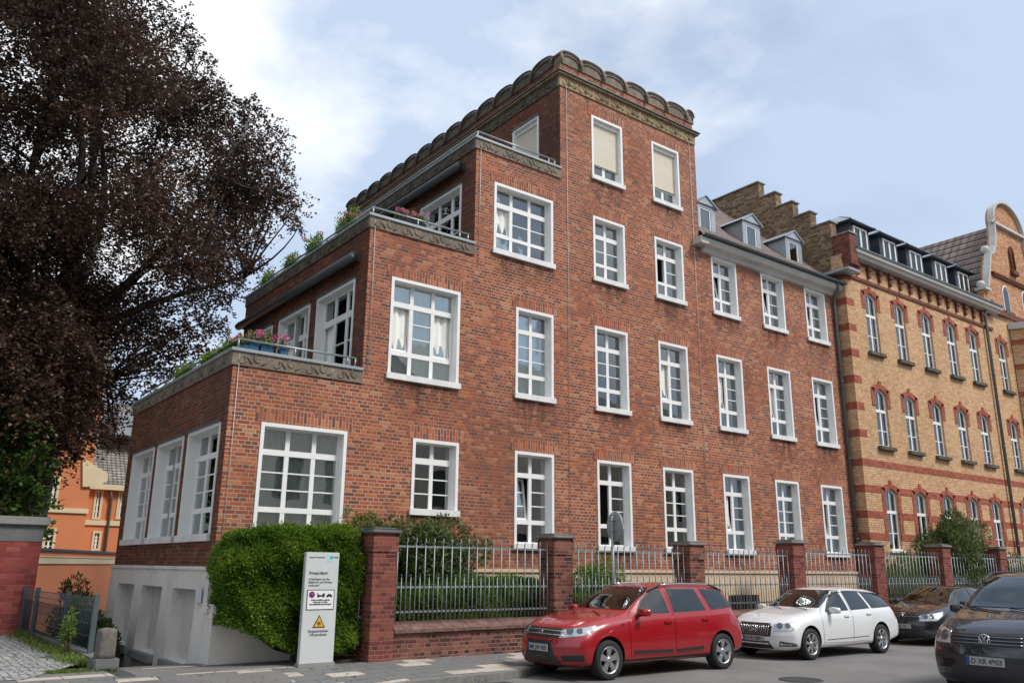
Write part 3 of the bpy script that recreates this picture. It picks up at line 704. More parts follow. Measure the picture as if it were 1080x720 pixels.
# right hand wing: cornice, gutter, tiled roof, three dormers
c = MB(); prof = [(YF-.002, 10.86), (YF-.10, 10.88), (YF-.16, 10.98), (YF-.30, 11.04), (YF-.36, 11.16), (YF-.36, 11.22), (YF-.002, 11.22)]
c.prism(prof, XR-.30+.31, XE+.04, 'x'); c.box(XR-.34, XR+.01, YF-.36, YF-.004, 11.02, 11.22); c.build('cornice', M_CORN, house)
gt = MB(); gp = [(-.07*math.cos(t*math.pi/6), -.07*math.sin(t*math.pi/6)) for t in range(7)]
pr = [(YF-.43+y, 11.30+z) for y, z in gp]+[(YF-.43-y*.85, 11.30+z*.85) for y, z in gp]
gt.prism(pr, XR-.30, XE+.1, 'x'); gt.box(XR-.30, XE+.1, YF-.37, YF-.1, 11.222, 11.25)
gt.build('gutter', M_GUT, house)
RY, RZ = 20.3, 16.0
sl_ = (RZ-11.27)/(RY-15.15)
quad_uv('roof', M_TILE, [[(XR, 15.15, 11.27), (XE+.1, 15.15, 11.27), (XE+.1, RY, RZ), (XR, RY, RZ)], [(XE+.1, 25.4, 11.27), (XR, 25.4, 11.27), (XR, RY, RZ), (XE+.1, RY, RZ)]], house)
for xc in (19.70, 22.03, 24.38):
    d = MB(); hw = .46; y0 = 16.0; zb, ze, za = 11.86, 12.84, 13.16
    yb = 15.15+(ze-11.27)/sl_+.15; ya = 15.15+(za-11.27)/sl_+.1
    d.add([(xc-hw, y0, zb), (xc-hw, y0, ze), (xc-hw, yb, ze)], [(0, 1, 2)], 1); d.add([(xc+hw, y0, zb), (xc+hw, y0, ze), (xc+hw, yb, ze)], [(0, 1, 2)], 1)
    d.box(xc-hw-.01, xc-.27, y0-.03, y0+.04, zb, ze); d.box(xc+.27, xc+hw+.01, y0-.03, y0+.04, zb, ze); d.box(xc-.27, xc+.27, y0-.03, y0+.04, ze-.10, ze)
    d.box(xc-.27, xc+.27, y0-.06, y0+.04, zb, zb+.10)
    d.prism([(xc-hw-.08, ze), (xc+hw+.08, ze), (xc, za)], y0-.08, y0, 'y')
    for sx in (-1, 1):
        d.add([(xc+sx*(hw+.10), y0-.12, ze-.02), (xc, y0-.12, za+.01), (xc, ya, za+.01), (xc+sx*(hw+.10), yb+.1, ze-.02)], [(0, 1, 2, 3)])
        d.add([(xc+sx*(hw+.10), y0-.12, ze-.06), (xc, y0-.12, za-.03), (xc, ya, za-.03), (xc+sx*(hw+.10), yb+.1, ze-.06)], [(0, 1, 2, 3)])
        d.add([(xc+sx*(hw+.10), y0-.12, ze-.02), (xc, y0-.12, za+.01), (xc, y0-.12, za-.03), (xc+sx*(hw+.10), y0-.12, ze-.06)], [(0, 1, 2, 3)])
    root = d.build('dormer', [M_ZINC, M_ZINC], house)
    wf = MB(); wf.box(xc-.27, xc-.22, y0-.01, y0+.03, zb+.1, ze-.1); wf.box(xc+.22, xc+.27, y0-.01, y0+.03, zb+.1, ze-.1); wf.box(xc-.22, xc+.22, y0-.01, y0+.03, ze-.15, ze-.1); wf.box(xc-.22, xc+.22, y0-.01, y0+.03, zb+.1, zb+.14)
    wf.build('dormer_frame', M_WHITE, root)
    wg = MB(); wg.box(xc-.22, xc+.22, y0+.01, y0+.015, zb+.14, ze-.15); wg.box(xc-.25, xc+.25, y0+.2, y0+.21, zb+.1, ze-.1, 1); wg.build('glass', [M_GLASS, M_CURT if xc > 24 else M_ROOM], root)
# downpipe between the two houses (belongs to the brick house)
dp = MB(); dp.tube([(25.50, YF-.40, 11.25), (25.56, YF-.36, 11.05), (25.66, YF-.12, 10.80), (25.68, YF-.10, 10.5), (25.70, YF-.10, .05)], .052, 10)
for zz in (2.6, 5.2, 7.8, 10.2): dp.tube([(25.70, YF-.10, zz), (25.70, YF-.10, zz+.04)], .066, 10)
dp.build('downpipe', M_GUT, house)

# ------------------------------------------------------------------ yellow brick school house
YY = 15.05
sch = thing('yellow_brick_building', 'yellow brick building with red brick bands and arched white windows', 'building')
KX = [27.03, 28.98, 30.92, 32.86, 34.72]; KW = .78
levels = [(2.28, 4.30), (5.72, 7.72), (9.03, 11.22)]    # sill top, crown of the arch
def arched(x, z0, z1, w_, n=8, rise=.14):
    a = [(x+w_*(i/n), z1-rise+rise*math.sin(math.pi*i/n)) for i in range(n+1)]
    return [(x, z0)]+a+[(x+w_, z0)]
yw = MB(); XS, XG = 25.86, 36.85
holes = [(x, x+KW, z0, z1) for x in KX+[37.35] for z0, z1 in levels]
wall_grid(yw, XS, XG+8.5, .0, 12.45, holes, lambda u_, z_: (u_, YY, z_))
for h in holes:     # spandrels over the arches
    x0, x1, z0, z1 = h; n = 8
    arc = arched(x0, z0, z1, x1-x0)[1:-1]
    for (ua, za), (ub, zb) in zip(arc, arc[1:]):
        yw.add([(ua, YY, za), (ub, YY, zb), (ub, YY, z1), (ua, YY, z1)], [(0, 1, 2, 3)])
        yw.add([(ua, YY, za), (ub, YY, zb), (ub, YY+.16, zb), (ua, YY+.16, za)], [(0, 1, 2, 3)])
    yw.add([(x0, YY, z0), (x0, YY+.16, z0), (x0, YY+.16, z1), (x0, YY, z1)], [(0, 1, 2, 3)]); yw.add([(x1, YY, z0), (x1, YY+.16, z0), (x1, YY+.16, z1), (x1, YY, z1)], [(0, 1, 2, 3)])
yw.add([(XS, YY, 0), (XS, YF, 0), (XS, YF, 12.4), (XS, YY, 12.4)], [(0, 1, 2, 3)])
yw.add([(XG+8.5, YY, 0), (XG+8.5, 27, 0), (XG+8.5, 27, 12.4), (XG+8.5, YY, 12.4)], [(0, 1, 2, 3)])
yw.add([(XS, 27, 0), (XG+8.5, 27, 0), (XG+8.5, 27, 12.4), (XS, 27, 12.4)], [(0, 1, 2, 3)])
yw.build('wall', M_YEL, sch)
ir = MB()
for z_ in (1.0, 5.0, 8.4, 12.3): ir.box(XS+.1, XG+8, YY+.3, 19, z_-.1, z_)
ir.box(XS+.1, XG+8, 19, 19.1, 1, 12.3); ir.build('room_partition', M_ROOM, sch)
# red brick bands, quoins and window labels, a few mm proud
tr = MB(); P_ = .012
def band(z0, z1, xa=XS-.012, xb=XG+1.6):
    segs = [(xa, xb)]
    for x0, x1, h0, h1 in holes:
        if h0 < z1 and h1 > z0:
            new = []
            for s0, s1 in segs:
                if s0 < x0 < s1: new += [(s0, x0), (x1, s1)]
                else: new.append((s0, s1))
            segs = new
    for s0, s1 in segs: tr.box(s0, s1, YY-P_, YY+.02, z0, z1)
    tr.box(XS-.012, XS+.02, YY+.02, YF-.01, z0, z1)
for z0, z1 in [(4.99, 5.21), (4.12, 4.36), (3.30, 3.52), (2.60, 2.82), (.9, 1.15)]: band(z0, z1)
for k in range(7): 
    z0 = 5.95+k*.92
    tr.box(XS-.014, XS+.45, YY-P_-.002, YY+.02, z0, z0+.24); tr.box(XS-.014, XS+.02, YY+.02, YF-.01, z0, z0+.24)
for x in KX+[37.35]:
    for li, (z0, z1) in enumerate(levels):
        n = 8; w_ = KW; d_ = .20; out_ = [(x-d_+(w_+2*d_)*i/n, z1+.02+.16*math.sin(math.pi*i/n)) for i in range(n+1)]; inn = arched(x, z0, z1, w_)[1:-1]
        tr.box(x+w_/2-.07, x+w_/2+.07, YY-P_-.02, YY+.02, z1+.012, z1+.29)
        yo = YY-P_-.006
        for i in range(n):
            q = [inn[i], inn[i+1], out_[i+1], out_[i]]
            tr.add([(a, yo, b_) for a, b_ in q]+[(a, YY+.01, b_) for a, b_ in q], [(0, 1, 2, 3), (7, 6, 5, 4), (0, 4, 5, 1), (2, 6, 7, 3)])
        lg = .62 if li else 1.55
        tr.box(x-d_, x-.001, yo, YY+.02, z1-lg, z1-.14+.16); tr.box(x+w_+.001, x+w_+d_, yo, YY+.02, z1-lg, z1-.14+.16)
tr.build('red_brick_trim', M_YRED, sch)
for x in KX+[37.35]:
    for li, (z0, z1) in enumerate(levels):
        w_ = KW; f = MB(); yo = YY+.07
        ol = arched(x, z0, z1, w_); il = arched(x+.06, z0+.06, z1-.055, w_-.12)
        nn = len(ol)
        for i in range(nn):
            j = (i+1) % nn; q = [ol[i], ol[j], il[j], il[i]]
            f.add([(a, yo, b_) for a, b_ in q]+[(a, yo+.06, b_) for a, b_ in q], [(0, 1, 2, 3), (7, 6, 5, 4), (2, 6, 7, 3)])
        zt = z0+(z1-z0)*.62
        f.box(x+.05, x+w_-.05, yo-.01, yo+.06, zt-.05, zt+.05); f.box(x+w_/2-.035, x+w_/2+.035, yo+.002, yo+.055, z0+.05, zt-.05)
        f.box(x+w_/2-.015, x+w_/2+.015, yo+.004, yo+.05, zt+.05, z1-.06)
        for q in (1,): zz = z0+(zt-z0)*.45; f.box(x+.05, x+w_-.05, yo+.015, yo+.045, zz-.014, zz+.014)
        f.box(x-.0, x+w_, YY-.02, yo, z0, z0+.05) if li == 0 else None
        root = f.build('arched_window', M_WHITE, sch)
        gl = MB(); gl.prism(il, yo+.03, yo+.036, 'y'); gl.build('glass', M_GLASSY, root)
        if li: 
            sb = MB(); sb.bbox(x-.12, x+w_+.12, YY-.13, YY+.06, z0-.13, z0-.002, .01); sb.build('sill', M_SANDD, root)
        else:
            sb = MB(); sb.bbox(x-.05, x+w_+.05, YY-.08, YY+.06, z0-.08, z0-.002, .01); sb.build('sill', M_WHITE, root)
        cu = MB(); n = 18; vs = []
        part = random.choice([(0, 1), (.0, .45), (.5, 1), (0, 1)]); 
        for i in range(n+1):
            xx = x+w_*(part[0]+(part[1]-part[0])*i/n)
            for zz in (z0, z1): vs.append((xx, yo+.2+.02*math.sin(i*1.7), zz))
        cu.add(vs, [(2*i, 2*i+2, 2*i+3, 2*i+1) for i in range(n)], 0, True); cu.build('curtain', M_CURT, root)
# frieze with brick corbels and projecting cornice
fz = MB(); fz.box(XS-.03, XG+.2, YY-.05, YY+.02, 11.56, 11.68); fz.box(XS-.03, XG+.2, YY-.03, YY+.02, 12.20, 12.30)
n = 15
for i in range(n):
    x = XS+.05+i*(XG-XS-.1)/n; fz.box(x, x+.14, YY-.09, YY+.02, 11.80, 12.20); fz.box(x-.05, x+.19, YY-.13, YY+.02, 12.06, 12.20)
fz.build('corbel_frieze', M_YREDD, sch)
cn = MB(); prof = [(YY, 12.30), (YY-.26, 12.33), (YY-.30, 12.42), (YY-.38, 12.46), (YY-.40, 12.58), (YY, 12.58)]
cn.prism(prof, XS+.35, XG+.55, 'x'); cn.build('cornice', M_CORN, sch)
gt = MB(); gt.box(XS+.35, XG+.55, YY-.44, YY-.34, 12.582, 12.64); gt.build('gutter', M_GUT, sch)
# mansard behind the dormers
quad_uv('roof', M_SLATE, [[(XS+.3, YY-.1, 12.60), (XG+.5, YY-.1, 12.60), (XG+.5, 16.9, 14.15), (XS+.3, 16.9, 14.15)], [(XS+.3, 16.9, 14.15), (XG+.5, 16.9, 14.15), (XG+.5, 27, 14.4), (XS+.3, 27, 14.4)]], sch)
for xc in (28.42, 30.48, 32.50, 34.55, 36.55):
    d = MB(); y0 = 15.75; zb, ze = 12.95, 14.32; hw = .66
    d.box(xc-hw, xc+hw, y0, 18.3, zb-.2, ze, 1)
    e = .22; d.box(xc-hw-e, xc+hw+e, y0-e, 18.4, ze, ze+.045, 1)
    d.add([(xc-hw-e, y0-e, ze+.047), (xc+hw+e, y0-e, ze+.047), (xc+hw+e, 18.5, ze+.047), (xc-hw-e, 18.5, ze+.047), (xc, y0+.75, ze+.66), (xc, 17.8, ze+.66)], [(0, 1, 4), (1, 2, 5, 4), (2, 3, 5), (3, 0, 4, 5)])
    for sx in (-1, 1): d.tube([(xc+sx*(hw+e), y0-e, ze+.06), (xc, y0+.75, ze+.67)], .018, 5)
    root = d.build('dormer', [M_ZINC, M_ZINCD], sch)
    wf = MB(); wz0, wz1 = 13.05, 14.24
    for a, b_ in ((xc-.46, xc-.38), (xc-.05, xc+.05), (xc+.38, xc+.46)): wf.box(a, b_, y0-.05, y0-.002, wz0, wz1)
    wf.box(xc-.38, xc-.05, y0-.048, y0-.002, wz1-.07, wz1); wf.box(xc+.05, xc+.38, y0-.048, y0-.002, wz1-.07, wz1); wf.box(xc-.38, xc-.05, y0-.048, y0-.002, wz0, wz0+.07); wf.box(xc+.05, xc+.38, y0-.048, y0-.002, wz0, wz0+.07)
    wf.build('dormer_frame', M_WHITE, root)
    wg = MB(); wg.box(xc-.38, xc-.05, y0-.022, y0-.012, wz0+.07, wz1-.07); wg.box(xc+.05, xc+.38, y0-.022, y0-.012, wz0+.07, wz1-.07); wg.build('glass', plain('dormer_pane', (.03, .035, .04), .08, var=.02), root)
# stepped gable on the party wall
gb = MB(); prof = [(15.40, 11.2), (15.40, 13.72), (16.15, 13.72), (16.15, 14.36), (16.86, 14.36), (16.86, 15.02), (17.56, 15.02), (17.56, 15.66), (18.30, 15.66), (18.30, 16.36), (20.9, 16.36), (20.9, 15.66), (21.7, 15.66), (21.7, 15.02), (22.5, 15.02), (22.5, 14.36), (23.3, 14.36), (23.3, 13.72), (24.2, 13.72), (24.2, 11.2)]
gb.prism(prof, 25.88, 26.24, 'x'); 
for (ya, za), (yb, zb) in zip(prof, prof[1:]):
    if abs(za-zb) < 1e-6 and za > 12: gb.box(25.82, 26.30, min(ya, yb)-.05, max(ya, yb)+(.02 if ya < 18.2 else .05), za+.001, za+.05, 1)
gb.build('stepped_gable', [M_YELD, M_STONE], sch)
pr_ = MB(); pr_.box(25.87, 26.30, 14.72, 15.398, 11.95, 13.10); pr_.box(25.83, 26.34, 14.68, 15.42, 13.101, 13.16, 1)
pr_.box(25.87, 26.28, 14.80, 15.398, 11.75, 11.95); pr_.build('gable_pier', [M_YREDD, M_STONE], sch)
fl = MB(); fl.bbox(25.45, 26.2, 14.62, 15.6, 11.62, 11.72, .02); fl.build('lead_flashing', M_ZINC, sch)
# downpipe beside the gabled end
dp = MB(); dp.tube([(36.4, YY-.46, 12.7), (36.35, YY-.2, 12.45), (36.3, YY-.11, 12.1), (36.3, YY-.11, .05)], .06, 10)
for zz in (2.6, 6.5, 9.5): dp.tube([(36.3, YY-.11, zz), (36.3, YY-.11, zz+.05)], .078, 10)
dp.build('downpipe', M_GUT, sch)
# right hand gabled end with curved coping
GC = 40.1
half = [(36.75, 12.44), (36.75, 13.35), (37.05, 13.5), (37.75, 15.2), (38.05, 15.25), (38.35, 15.7), (38.55, 16.3), (38.62, 16.85), (38.60, 17.0)]
arc = [(GC+(-1.5)*math.cos(math.pi*i/12/2), 17.0+1.2*math.sin(math.pi*i/12/2)) for i in range(13)]
out_l = half+arc
poly = out_l+[(2*GC-x, z) for x, z in reversed(out_l[:-1])]
gg = MB(); gg.prism(poly, YY+.001, YY+.25, 'y')
# openings' dark arches on the gable part are real windows set in front recess
gg.build('gable_wall', M_PEACH, sch)
cp = MB()
for sgn in (1, -1):
    pts_ = [(GC+sgn*(x-GC), z) for x, z in out_l[2:]]
    for (xa, za), (xb, zb) in zip(pts_, pts_[1:]):
        dx, dz = xb-xa, zb-za; L_ = math.hypot(dx, dz)
        if L_ < .01: continue
        nx, nz = -dz/L_*sgn, dx/L_*sgn
        cp.add([(xa, YY-.16, za), (xb, YY-.16, zb), (xb+nx*.10, YY-.16, zb+nz*.10), (xa+nx*.10, YY-.16, za+nz*.10), (xa, YY+.12, za), (xb, YY+.12, zb), (xb+nx*.10, YY+.12, zb+nz*.10), (xa+nx*.10, YY+.12, za+nz*.10)],
               [(0, 1, 2, 3), (7, 6, 5, 4), (3, 2, 6, 7), (0, 4, 5, 1), (1, 5, 6, 2), (0, 3, 7, 4)])
    cp.box(*sorted((GC+sgn*(36.65-GC), GC+sgn*(37.2-GC))), YY-.16, YY+.3, 13.36, 13.46)
    cp.lathe([(0, -.19), (.13, -.14), (.19, 0), (.13, .14), (0, .19)], 12, 'z', (GC+sgn*(37.9-GC), YY+.15, 15.52)); cp.lathe([(0, -.19), (.13, -.14), (.19, 0), (.13, .14), (0, .19)], 12, 'z', (GC+sgn*(36.95-GC), YY+.15, 13.66))
cp.box(GC-1.75, GC+1.75, YY-.16, YY+.0, 16.88, 17.0)
cp.build('gable_coping', M_CORN, sch)
st = MB(); st.box(36.78, 43.5, YY-.14, YY-.031, 13.0-.6, 12.62)
for i in range(27): st.box(37.9+i*.16, 37.98+i*.16, YY-.10, YY-.0, 14.35-.13, 14.35)
st.box(37.8, 42.4, YY-.12, YY-.0, 14.352, 14.42)
# niche ornament
st.tube([(GC-.18, YY-.06, 15.0), (GC-.18, YY-.06, 15.9), (GC, YY-.06, 16.15), (GC+.18, YY-.06, 15.9), (GC+.18, YY-.06, 15.0)], .05, 6); st.bbox(GC-.3, GC+.3, YY-.16, YY-.001, 14.7, 14.95, .03)
st.build('gable_trim', M_YREDD, sch)
for xw, z0, z1 in ((38.6, 12.75, 14.0), (40.6, 12.75, 14.15)):
    f = MB(); ol = arched(xw, z0, z1, .62, rise=.3); il = arched(xw+.07, z0+.07, z1-.07, .48, rise=.26); nn = len(ol)
    f.prism(ol, YY-.03, YY-.004, 'y'); root = f.build('arched_window', M_WHITE, sch)
    gl = MB(); gl.prism(il, YY-.045, YY-.032, 'y'); gl.build('glass', bpy.data.materials['dormer_pane'], root)
    sb = MB(); sb.bbox(xw-.12, xw+.74, YY-.14, YY-.001, z0-.13, z0-.003, .01); sb.build('sill', M_SANDD, root)
# oriel at the far right
orl = MB(); OX = 38.75; orl.prism([(OX, YY-.031), (OX+.35, YY-.75), (OX+4.2, YY-.75), (OX+4.5, YY-.031)], 6.9, 11.9, 'z')
orl.prism([(OX-.15, YY-.04), (OX+.25, YY-.93), (OX+4.3, YY-.93), (OX+4.65, YY-.04)], 11.901, 12.18, 'z', 1); orl.prism([(OX-.1, YY-.04), (OX+.28, YY-.88), (OX+4.28, YY-.88), (OX+4.6, YY-.04)], 6.55, 6.899, 'z', 1)
for z0 in (7.7, 8.9, 10.1, 11.2): orl.prism([(OX-.012, YY-.04), (OX+.345, YY-.765), (OX+4.2, YY-.765), (OX+4.51, YY-.04)], z0, z0+.24, 'z', 2)
orl.build('oriel', [M_YEL, M_CORN, M_YRED], sch)
for i in range(3):
    for z0, z1 in ((7.9, 9.7),):
        f = MB(); x = OX+.6+i*1.25; f.box(x, x+.75, YY-.80, YY-.768, z0, z1); f.box(x+.08, x+.67, YY-.806, YY-.801, z0+.08, z1-.65, 1); f.box(x+.08, x+.67, YY-.806, YY-.801, z1-.57, z1-.08, 1); f.build('oriel_window', [M_WHITE, bpy.data.materials['dormer_pane']], sch)
# cross roof behind the gable
quad_uv('roof', M_TILE2, [[(36.7, 23.5, 12.9), (36.7, YY+.35, 12.9), (GC, YY+.35, 17.35), (GC, 20.0, 17.35)], [(43.6, YY+.35, 12.9), (43.6, 23.5, 12.9), (GC, 20.0, 17.35), (GC, YY+.35, 17.35)], [(43.6, 23.5, 12.9), (36.7, 23.5, 12.9), (GC, 20, 17.35)]], sch)

# ------------------------------------------------------------------ things on and behind the pavement
def atx(u, v, X):
    d = Fv+R2*((u-540)/FPX)+U2*((360-v)/FPX)
    return EYE+d*(X/d.x)
PX = [(7.98, 2.31, .53), (12.28, 2.33, .56), (16.55, 2.28, .56), (20.71, 2.42, .56), (24.78, 2.45, .56), (28.88, 2.49, .56), (32.98, 2.50, .56), (37.08, 2.50, .56)]
plab = ['bright red brick gate pillar beside the clipped hedge', 'sooty old brick pillar with a thick stone cap behind the red car bonnet', 'brown brick pillar between the red car and the white car roofs', 'red brick pillar directly behind the white car',
        'red brick pillar in front of the joint between the red and yellow buildings', 'red brick pillar between the bamboo hedge and the large rhododendron', 'red brick pillar behind the black hatchback', 'red brick pillar behind the roof of the dark minivan']
for i, (xr, zt, w_) in enumerate(PX):
    t = thing('brick_pillar', plab[i], 'pillar', (xr-w_/2, 14.27, 0), group='brick pillars of the street fence')
    m = M_PIER if i in (0, 3, 4, 5, 6, 7) else M_PIERD
    h_ = w_/2; s_ = MB(); s_.box(-h_+.02, h_-.02, -h_+.02, h_-.02, -.1, zt-.42); s_.box(-h_, h_, -h_, h_, zt-.42, zt-.14); s_.box(-h_+.015, h_-.015, -h_+.015, h_-.015, zt-.14, zt-.09)
    s_.build('shaft', m, t)
    c = MB(); c.bbox(-h_-.05, h_+.05, -h_-.05, h_+.05, zt-.09, zt-.02, .02); c.bbox(-h_+.02, h_-.02, -h_+.02, h_-.02, zt-.021, zt+.015, .015)
    c.build('cap_stone', M_CONCD if i == 0 else M_STONE, t)
M_ROLL = plain('lichened_red_sandstone', (.17, .095, .075), .9, var=.5, scale=7, bump=.6, dirt=.4)
gaps = [(PX[i][0], PX[i+1][0]-PX[i+1][2]) for i in range(len(PX)-1)]
wlab = ['behind the open pavement left of the red car', 'behind the red car', 'between the red car and the white car', 'behind the white car', 'behind the gap between the white and black cars', 'behind the black hatchback', 'behind the dark minivan']
def fence_panel(n):
    w_ = gaps[n][1]-gaps[n][0]-.06
    t = thing('iron_fence', 'grey iron fence panel on the wall '+wlab[n], 'fence', (gaps[n][0]+.03, 14.16, 0), group='iron fence panels between the brick pillars')
    r = MB(); zt = 2.0 if n < 3 else 2.08
    for z_ in (zt, 1.26, .82): r.box(0, w_, -.008, .008, z_-.018, z_+.018)
    r.build('rail', M_GALV, t)
    k = int(w_/.2); b_ = MB(); s_ = MB()
    for i in range(k+1):
        x = .03+(w_-.06)*i/k; jig = random.uniform(-.006, .006)
        b_.tube([(x, -.018, .66), (x+jig*.3, -.018, zt+.03)], .012, 6); b_.tube([(x+jig*.3, -.018, zt+.03), (x-.012, -.018, zt+.07), (x+.012, -.018, zt+.11), (x+.002, -.018, zt+.17)], [.009, .013, .012, .002], 6)
        if i < k:
            x += (w_-.06)/k/2; s_.tube([(x, -.018, .68), (x, -.018, 1.44)], [.012, .0085], 6); s_.tube([(x, -.018, 1.44), (x, -.018, 1.50)], [.010, .001], 6)
    b_.build('bars', M_GALV, t); s_.build('short_bars', M_GALV, t)
for n, (a, b_) in enumerate(gaps):
    fence_panel(n)
    t = thing('garden_wall', 'low brick garden wall with sloping stone coping '+wlab[n], 'wall', (a, 14.25, 0), group='low brick garden walls')
    s_ = MB(); s_.box(.001, b_-a-.001, -.17, .17, -.1, .46); s_.build('brickwork', M_PIERD, t)
    c = MB(); x = .001; L_ = b_-a-.002
    while x < L_-.02:
        w_ = min(random.uniform(.34, .5), L_-x); dz = random.uniform(-.004, .004)
        c.prism([(-.23, .462+dz), (-.23, .52+dz), (.02, .64+dz), (.20, .64+dz), (.20, .462+dz)], x, x+w_-.006, 'x'); x += w_
    c.build('coping_stones', M_ROLL, t)

# retaining wedge below the hedge
w_ = MB(); w_.prism([(4.97, -.2), (6.42, -.2), (6.42, .10), (6.1, .2), (4.97, .98)], 14.98, 15.46, 'y')
tag(w_.build('retaining_wall', M_PLAST), 'pale rendered retaining wall sloping down under the clipped hedge', 'wall')
# small iron gate standing ajar
t = thing('garden_gate', 'small grey iron gate ajar between the hedge and the gate pillar', 'gate', (7.42, 14.3, .0), R(142))
g = MB()
for i in range(6): g.tube([(.04+i*.13, 0, .22), (.04+i*.13, 0, 1.32+.03*math.sin(i*1.2))], .010, 6)
g.build('bars', M_GALV, t); g = MB()
for z_ in (.32, .75, 1.15): g.box(0, .74, .011, .023, z_-.016, z_+.016)
g.tube([(.03, .03, .75), (.72, .03, 1.15)], .010, 6); g.build('rail', M_GALV, t)

# ---- foliage helpers
def pal(*cs): n = len(cs); return [((i/(n-1)), c) for i, c in enumerate(cs)]
L_YEW = leafmat('yew_needles', pal((.022, .055, .008), (.07, .145, .014), (.15, .26, .022), (.30, .40, .05)), trans=.4)
L_YEWB = leafmat('bright_yew', pal((.05, .10, .014), (.13, .23, .028), (.26, .36, .05)))
L_RHODO = leafmat('rhododendron_leaf', pal((.035, .065, .02), (.075, .12, .035), (.14, .18, .055), (.24, .17, .08)))
L_BEECH = leafmat('copper_beech_leaf', pal((.030, .021, .017), (.062, .038, .028), (.105, .062, .042), (.17, .105, .07)), trans=.3, rough=.45, spec=.4)
L_GREEN = leafmat('maple_leaf', pal((.03, .06, .012), (.06, .11, .02), (.11, .18, .03)), trans=.4)
L_GRASS = leafmat('weed_leaf', pal((.07, .13, .02), (.14, .22, .04), (.25, .27, .08)), trans=.4)
L_BAMB = leafmat('bamboo_leaf', pal((.06, .10, .015), (.13, .18, .03), (.24, .26, .06)), trans=.4)
L_PINK = leafmat('pink_petal', pal((.55, .06, .22), (.75, .18, .42), (.80, .30, .50)), trans=.3)
L_CORAL = leafmat('coral_petal', pal((.65, .06, .04), (.75, .18, .10), (.8, .3, .2)), trans=.3)

def shrub(name, label, cat, c, rad, n, ln, wd, mat, group=None, clumps=26, stems=6, droop=0.0, upb=.4, ground=None, flat=0, surf=.75):
    """an uneven crown: leaves grown on the shells of many small clumps"""
    c = np.array(c, float); rad = np.array(rad, float)
    base = ground if ground is not None else c[2]-rad[2]
    t = thing(name, label, cat, (c[0], c[1], base), group=group)
    cc = unit(rng.normal(size=(clumps, 3)))*(rng.random((clumps, 1))**.35)*.78; cr = rng.uniform(.22, .42, clumps)
    k = rng.integers(0, clumps, n); dirs = unit(rng.normal(size=(n, 3)))
    P = cc[k]+dirs*(cr[k]*(surf+(1-surf)*rng.random(n)))[:, None]
    P = P*rad
    keep = (P[:, 2]+c[2]) > base+.02; P = P[keep]; dirs = dirs[keep]; k = k[keep]
    D = dirs*rad/rad.max()+rng.normal(size=P.shape)*.55; D[:, 2] += upb-droop
    rn = np.clip(rng.random(len(P))*.62+.38*rng.random(clumps)[k], 0, 1)
    P[:, 2] += c[2]-base
    leaves('foliage', P, D, rng.uniform(.7, 1.25, len(P))*ln, wd, mat, t, rn)
    s_ = MB()
    for i in range(stems):
        e = cc[i % clumps]*rad; s_.tube([(random.uniform(-.1, .1), random.uniform(-.1, .1), -.02), (e[0]*.4, e[1]*.4, (c[2]-base)*.5), (e[0], e[1], max(.1, e[2]+c[2]-base))], [.03, .02, .008], 6)
    s_.build('stems', M_TWIG, t)
    return t

def hedge(name, label, box, n, ln, wd, mat, round_=.25, keepf=None):
    x0, x1, y0, y1, z0, z1 = box
    t = thing(name, label, 'hedge', ((x0+x1)/2, (y0+y1)/2, z0))
    # points on the rounded box surface with lumpy offset
    P = rng.random((n, 3)); f = rng.random(n)
    a = np.array([x1-x0, y1-y0, z1-z0])/2
    Q = (P*2-1)*a
    side_ = rng.choice(3, n, p=np.array([a[1]*a[2], a[0]*a[2]*1.6, a[0]*a[1]])/(a[1]*a[2]+a[0]*a[2]*1.6+a[0]*a[1])); sg = np.where(rng.random(n) < .8, -1, 1)
    sg = np.where(side_ == 2, 1, sg)
    for i in range(3): Q[:, i] = np.where(side_ == i, sg*a[i], Q[:, i])
    # superellipse rounding
    q = Q/a; rr = (np.abs(q)**(1/round_)).sum(1)**round_; q = q/rr[:, None]; 
    lump = .02*np.sin(Q[:, 0]*13+Q[:, 2]*11+Q[:, 1]*5)+.035*np.sin(Q[:, 0]*5.1+Q[:, 2]*3)+.04*np.sin(Q[:, 0]*2.3-Q[:, 2]*6.2+1)+.03*np.sin(Q[:, 1]*7+Q[:, 2]*9)
    nrm = unit(q**3/a); P3 = q*a+nrm*(lump-rng.random(n)*.12)[:, None]
    D = nrm*.7+rng.normal(size=(n, 3))*.55; D[:, 2] += .15
    c = np.array([0, 0, a[2]])
    P3 = P3+c; st_ = rng.random(n) < .035; P3 = P3+nrm*(st_*rng.random(n)*.10)[:, None]
    if keepf is not None:
        kk = keepf(P3[:, 0]+(x0+x1)/2, P3[:, 1]+(y0+y1)/2, P3[:, 2]+z0); P3 = P3[kk]; D = D[kk]; lump = lump[kk]; n = len(P3)
    rn = np.clip(rng.random(n)*.75+lump*2.2+.12, 0, 1)
    leaves('foliage', P3, D, rng.uniform(.6, 1.3, n)*ln, wd, mat, t, rn)
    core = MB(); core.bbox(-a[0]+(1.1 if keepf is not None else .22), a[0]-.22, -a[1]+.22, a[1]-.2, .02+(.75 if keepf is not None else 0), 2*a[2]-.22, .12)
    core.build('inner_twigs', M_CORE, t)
    return t
def _x(): pass
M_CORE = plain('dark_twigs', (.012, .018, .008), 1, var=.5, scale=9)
hedge('hedge', 'dense clipped green yew hedge beside the white information stele', (4.98, 7.50, 14.25, 15.42, .0, 2.27), 105000, .075, .020, L_YEW, .15,
      keepf=lambda x, y, z: z > .16+(np.clip(6.3-x, 0, 3))*.40)
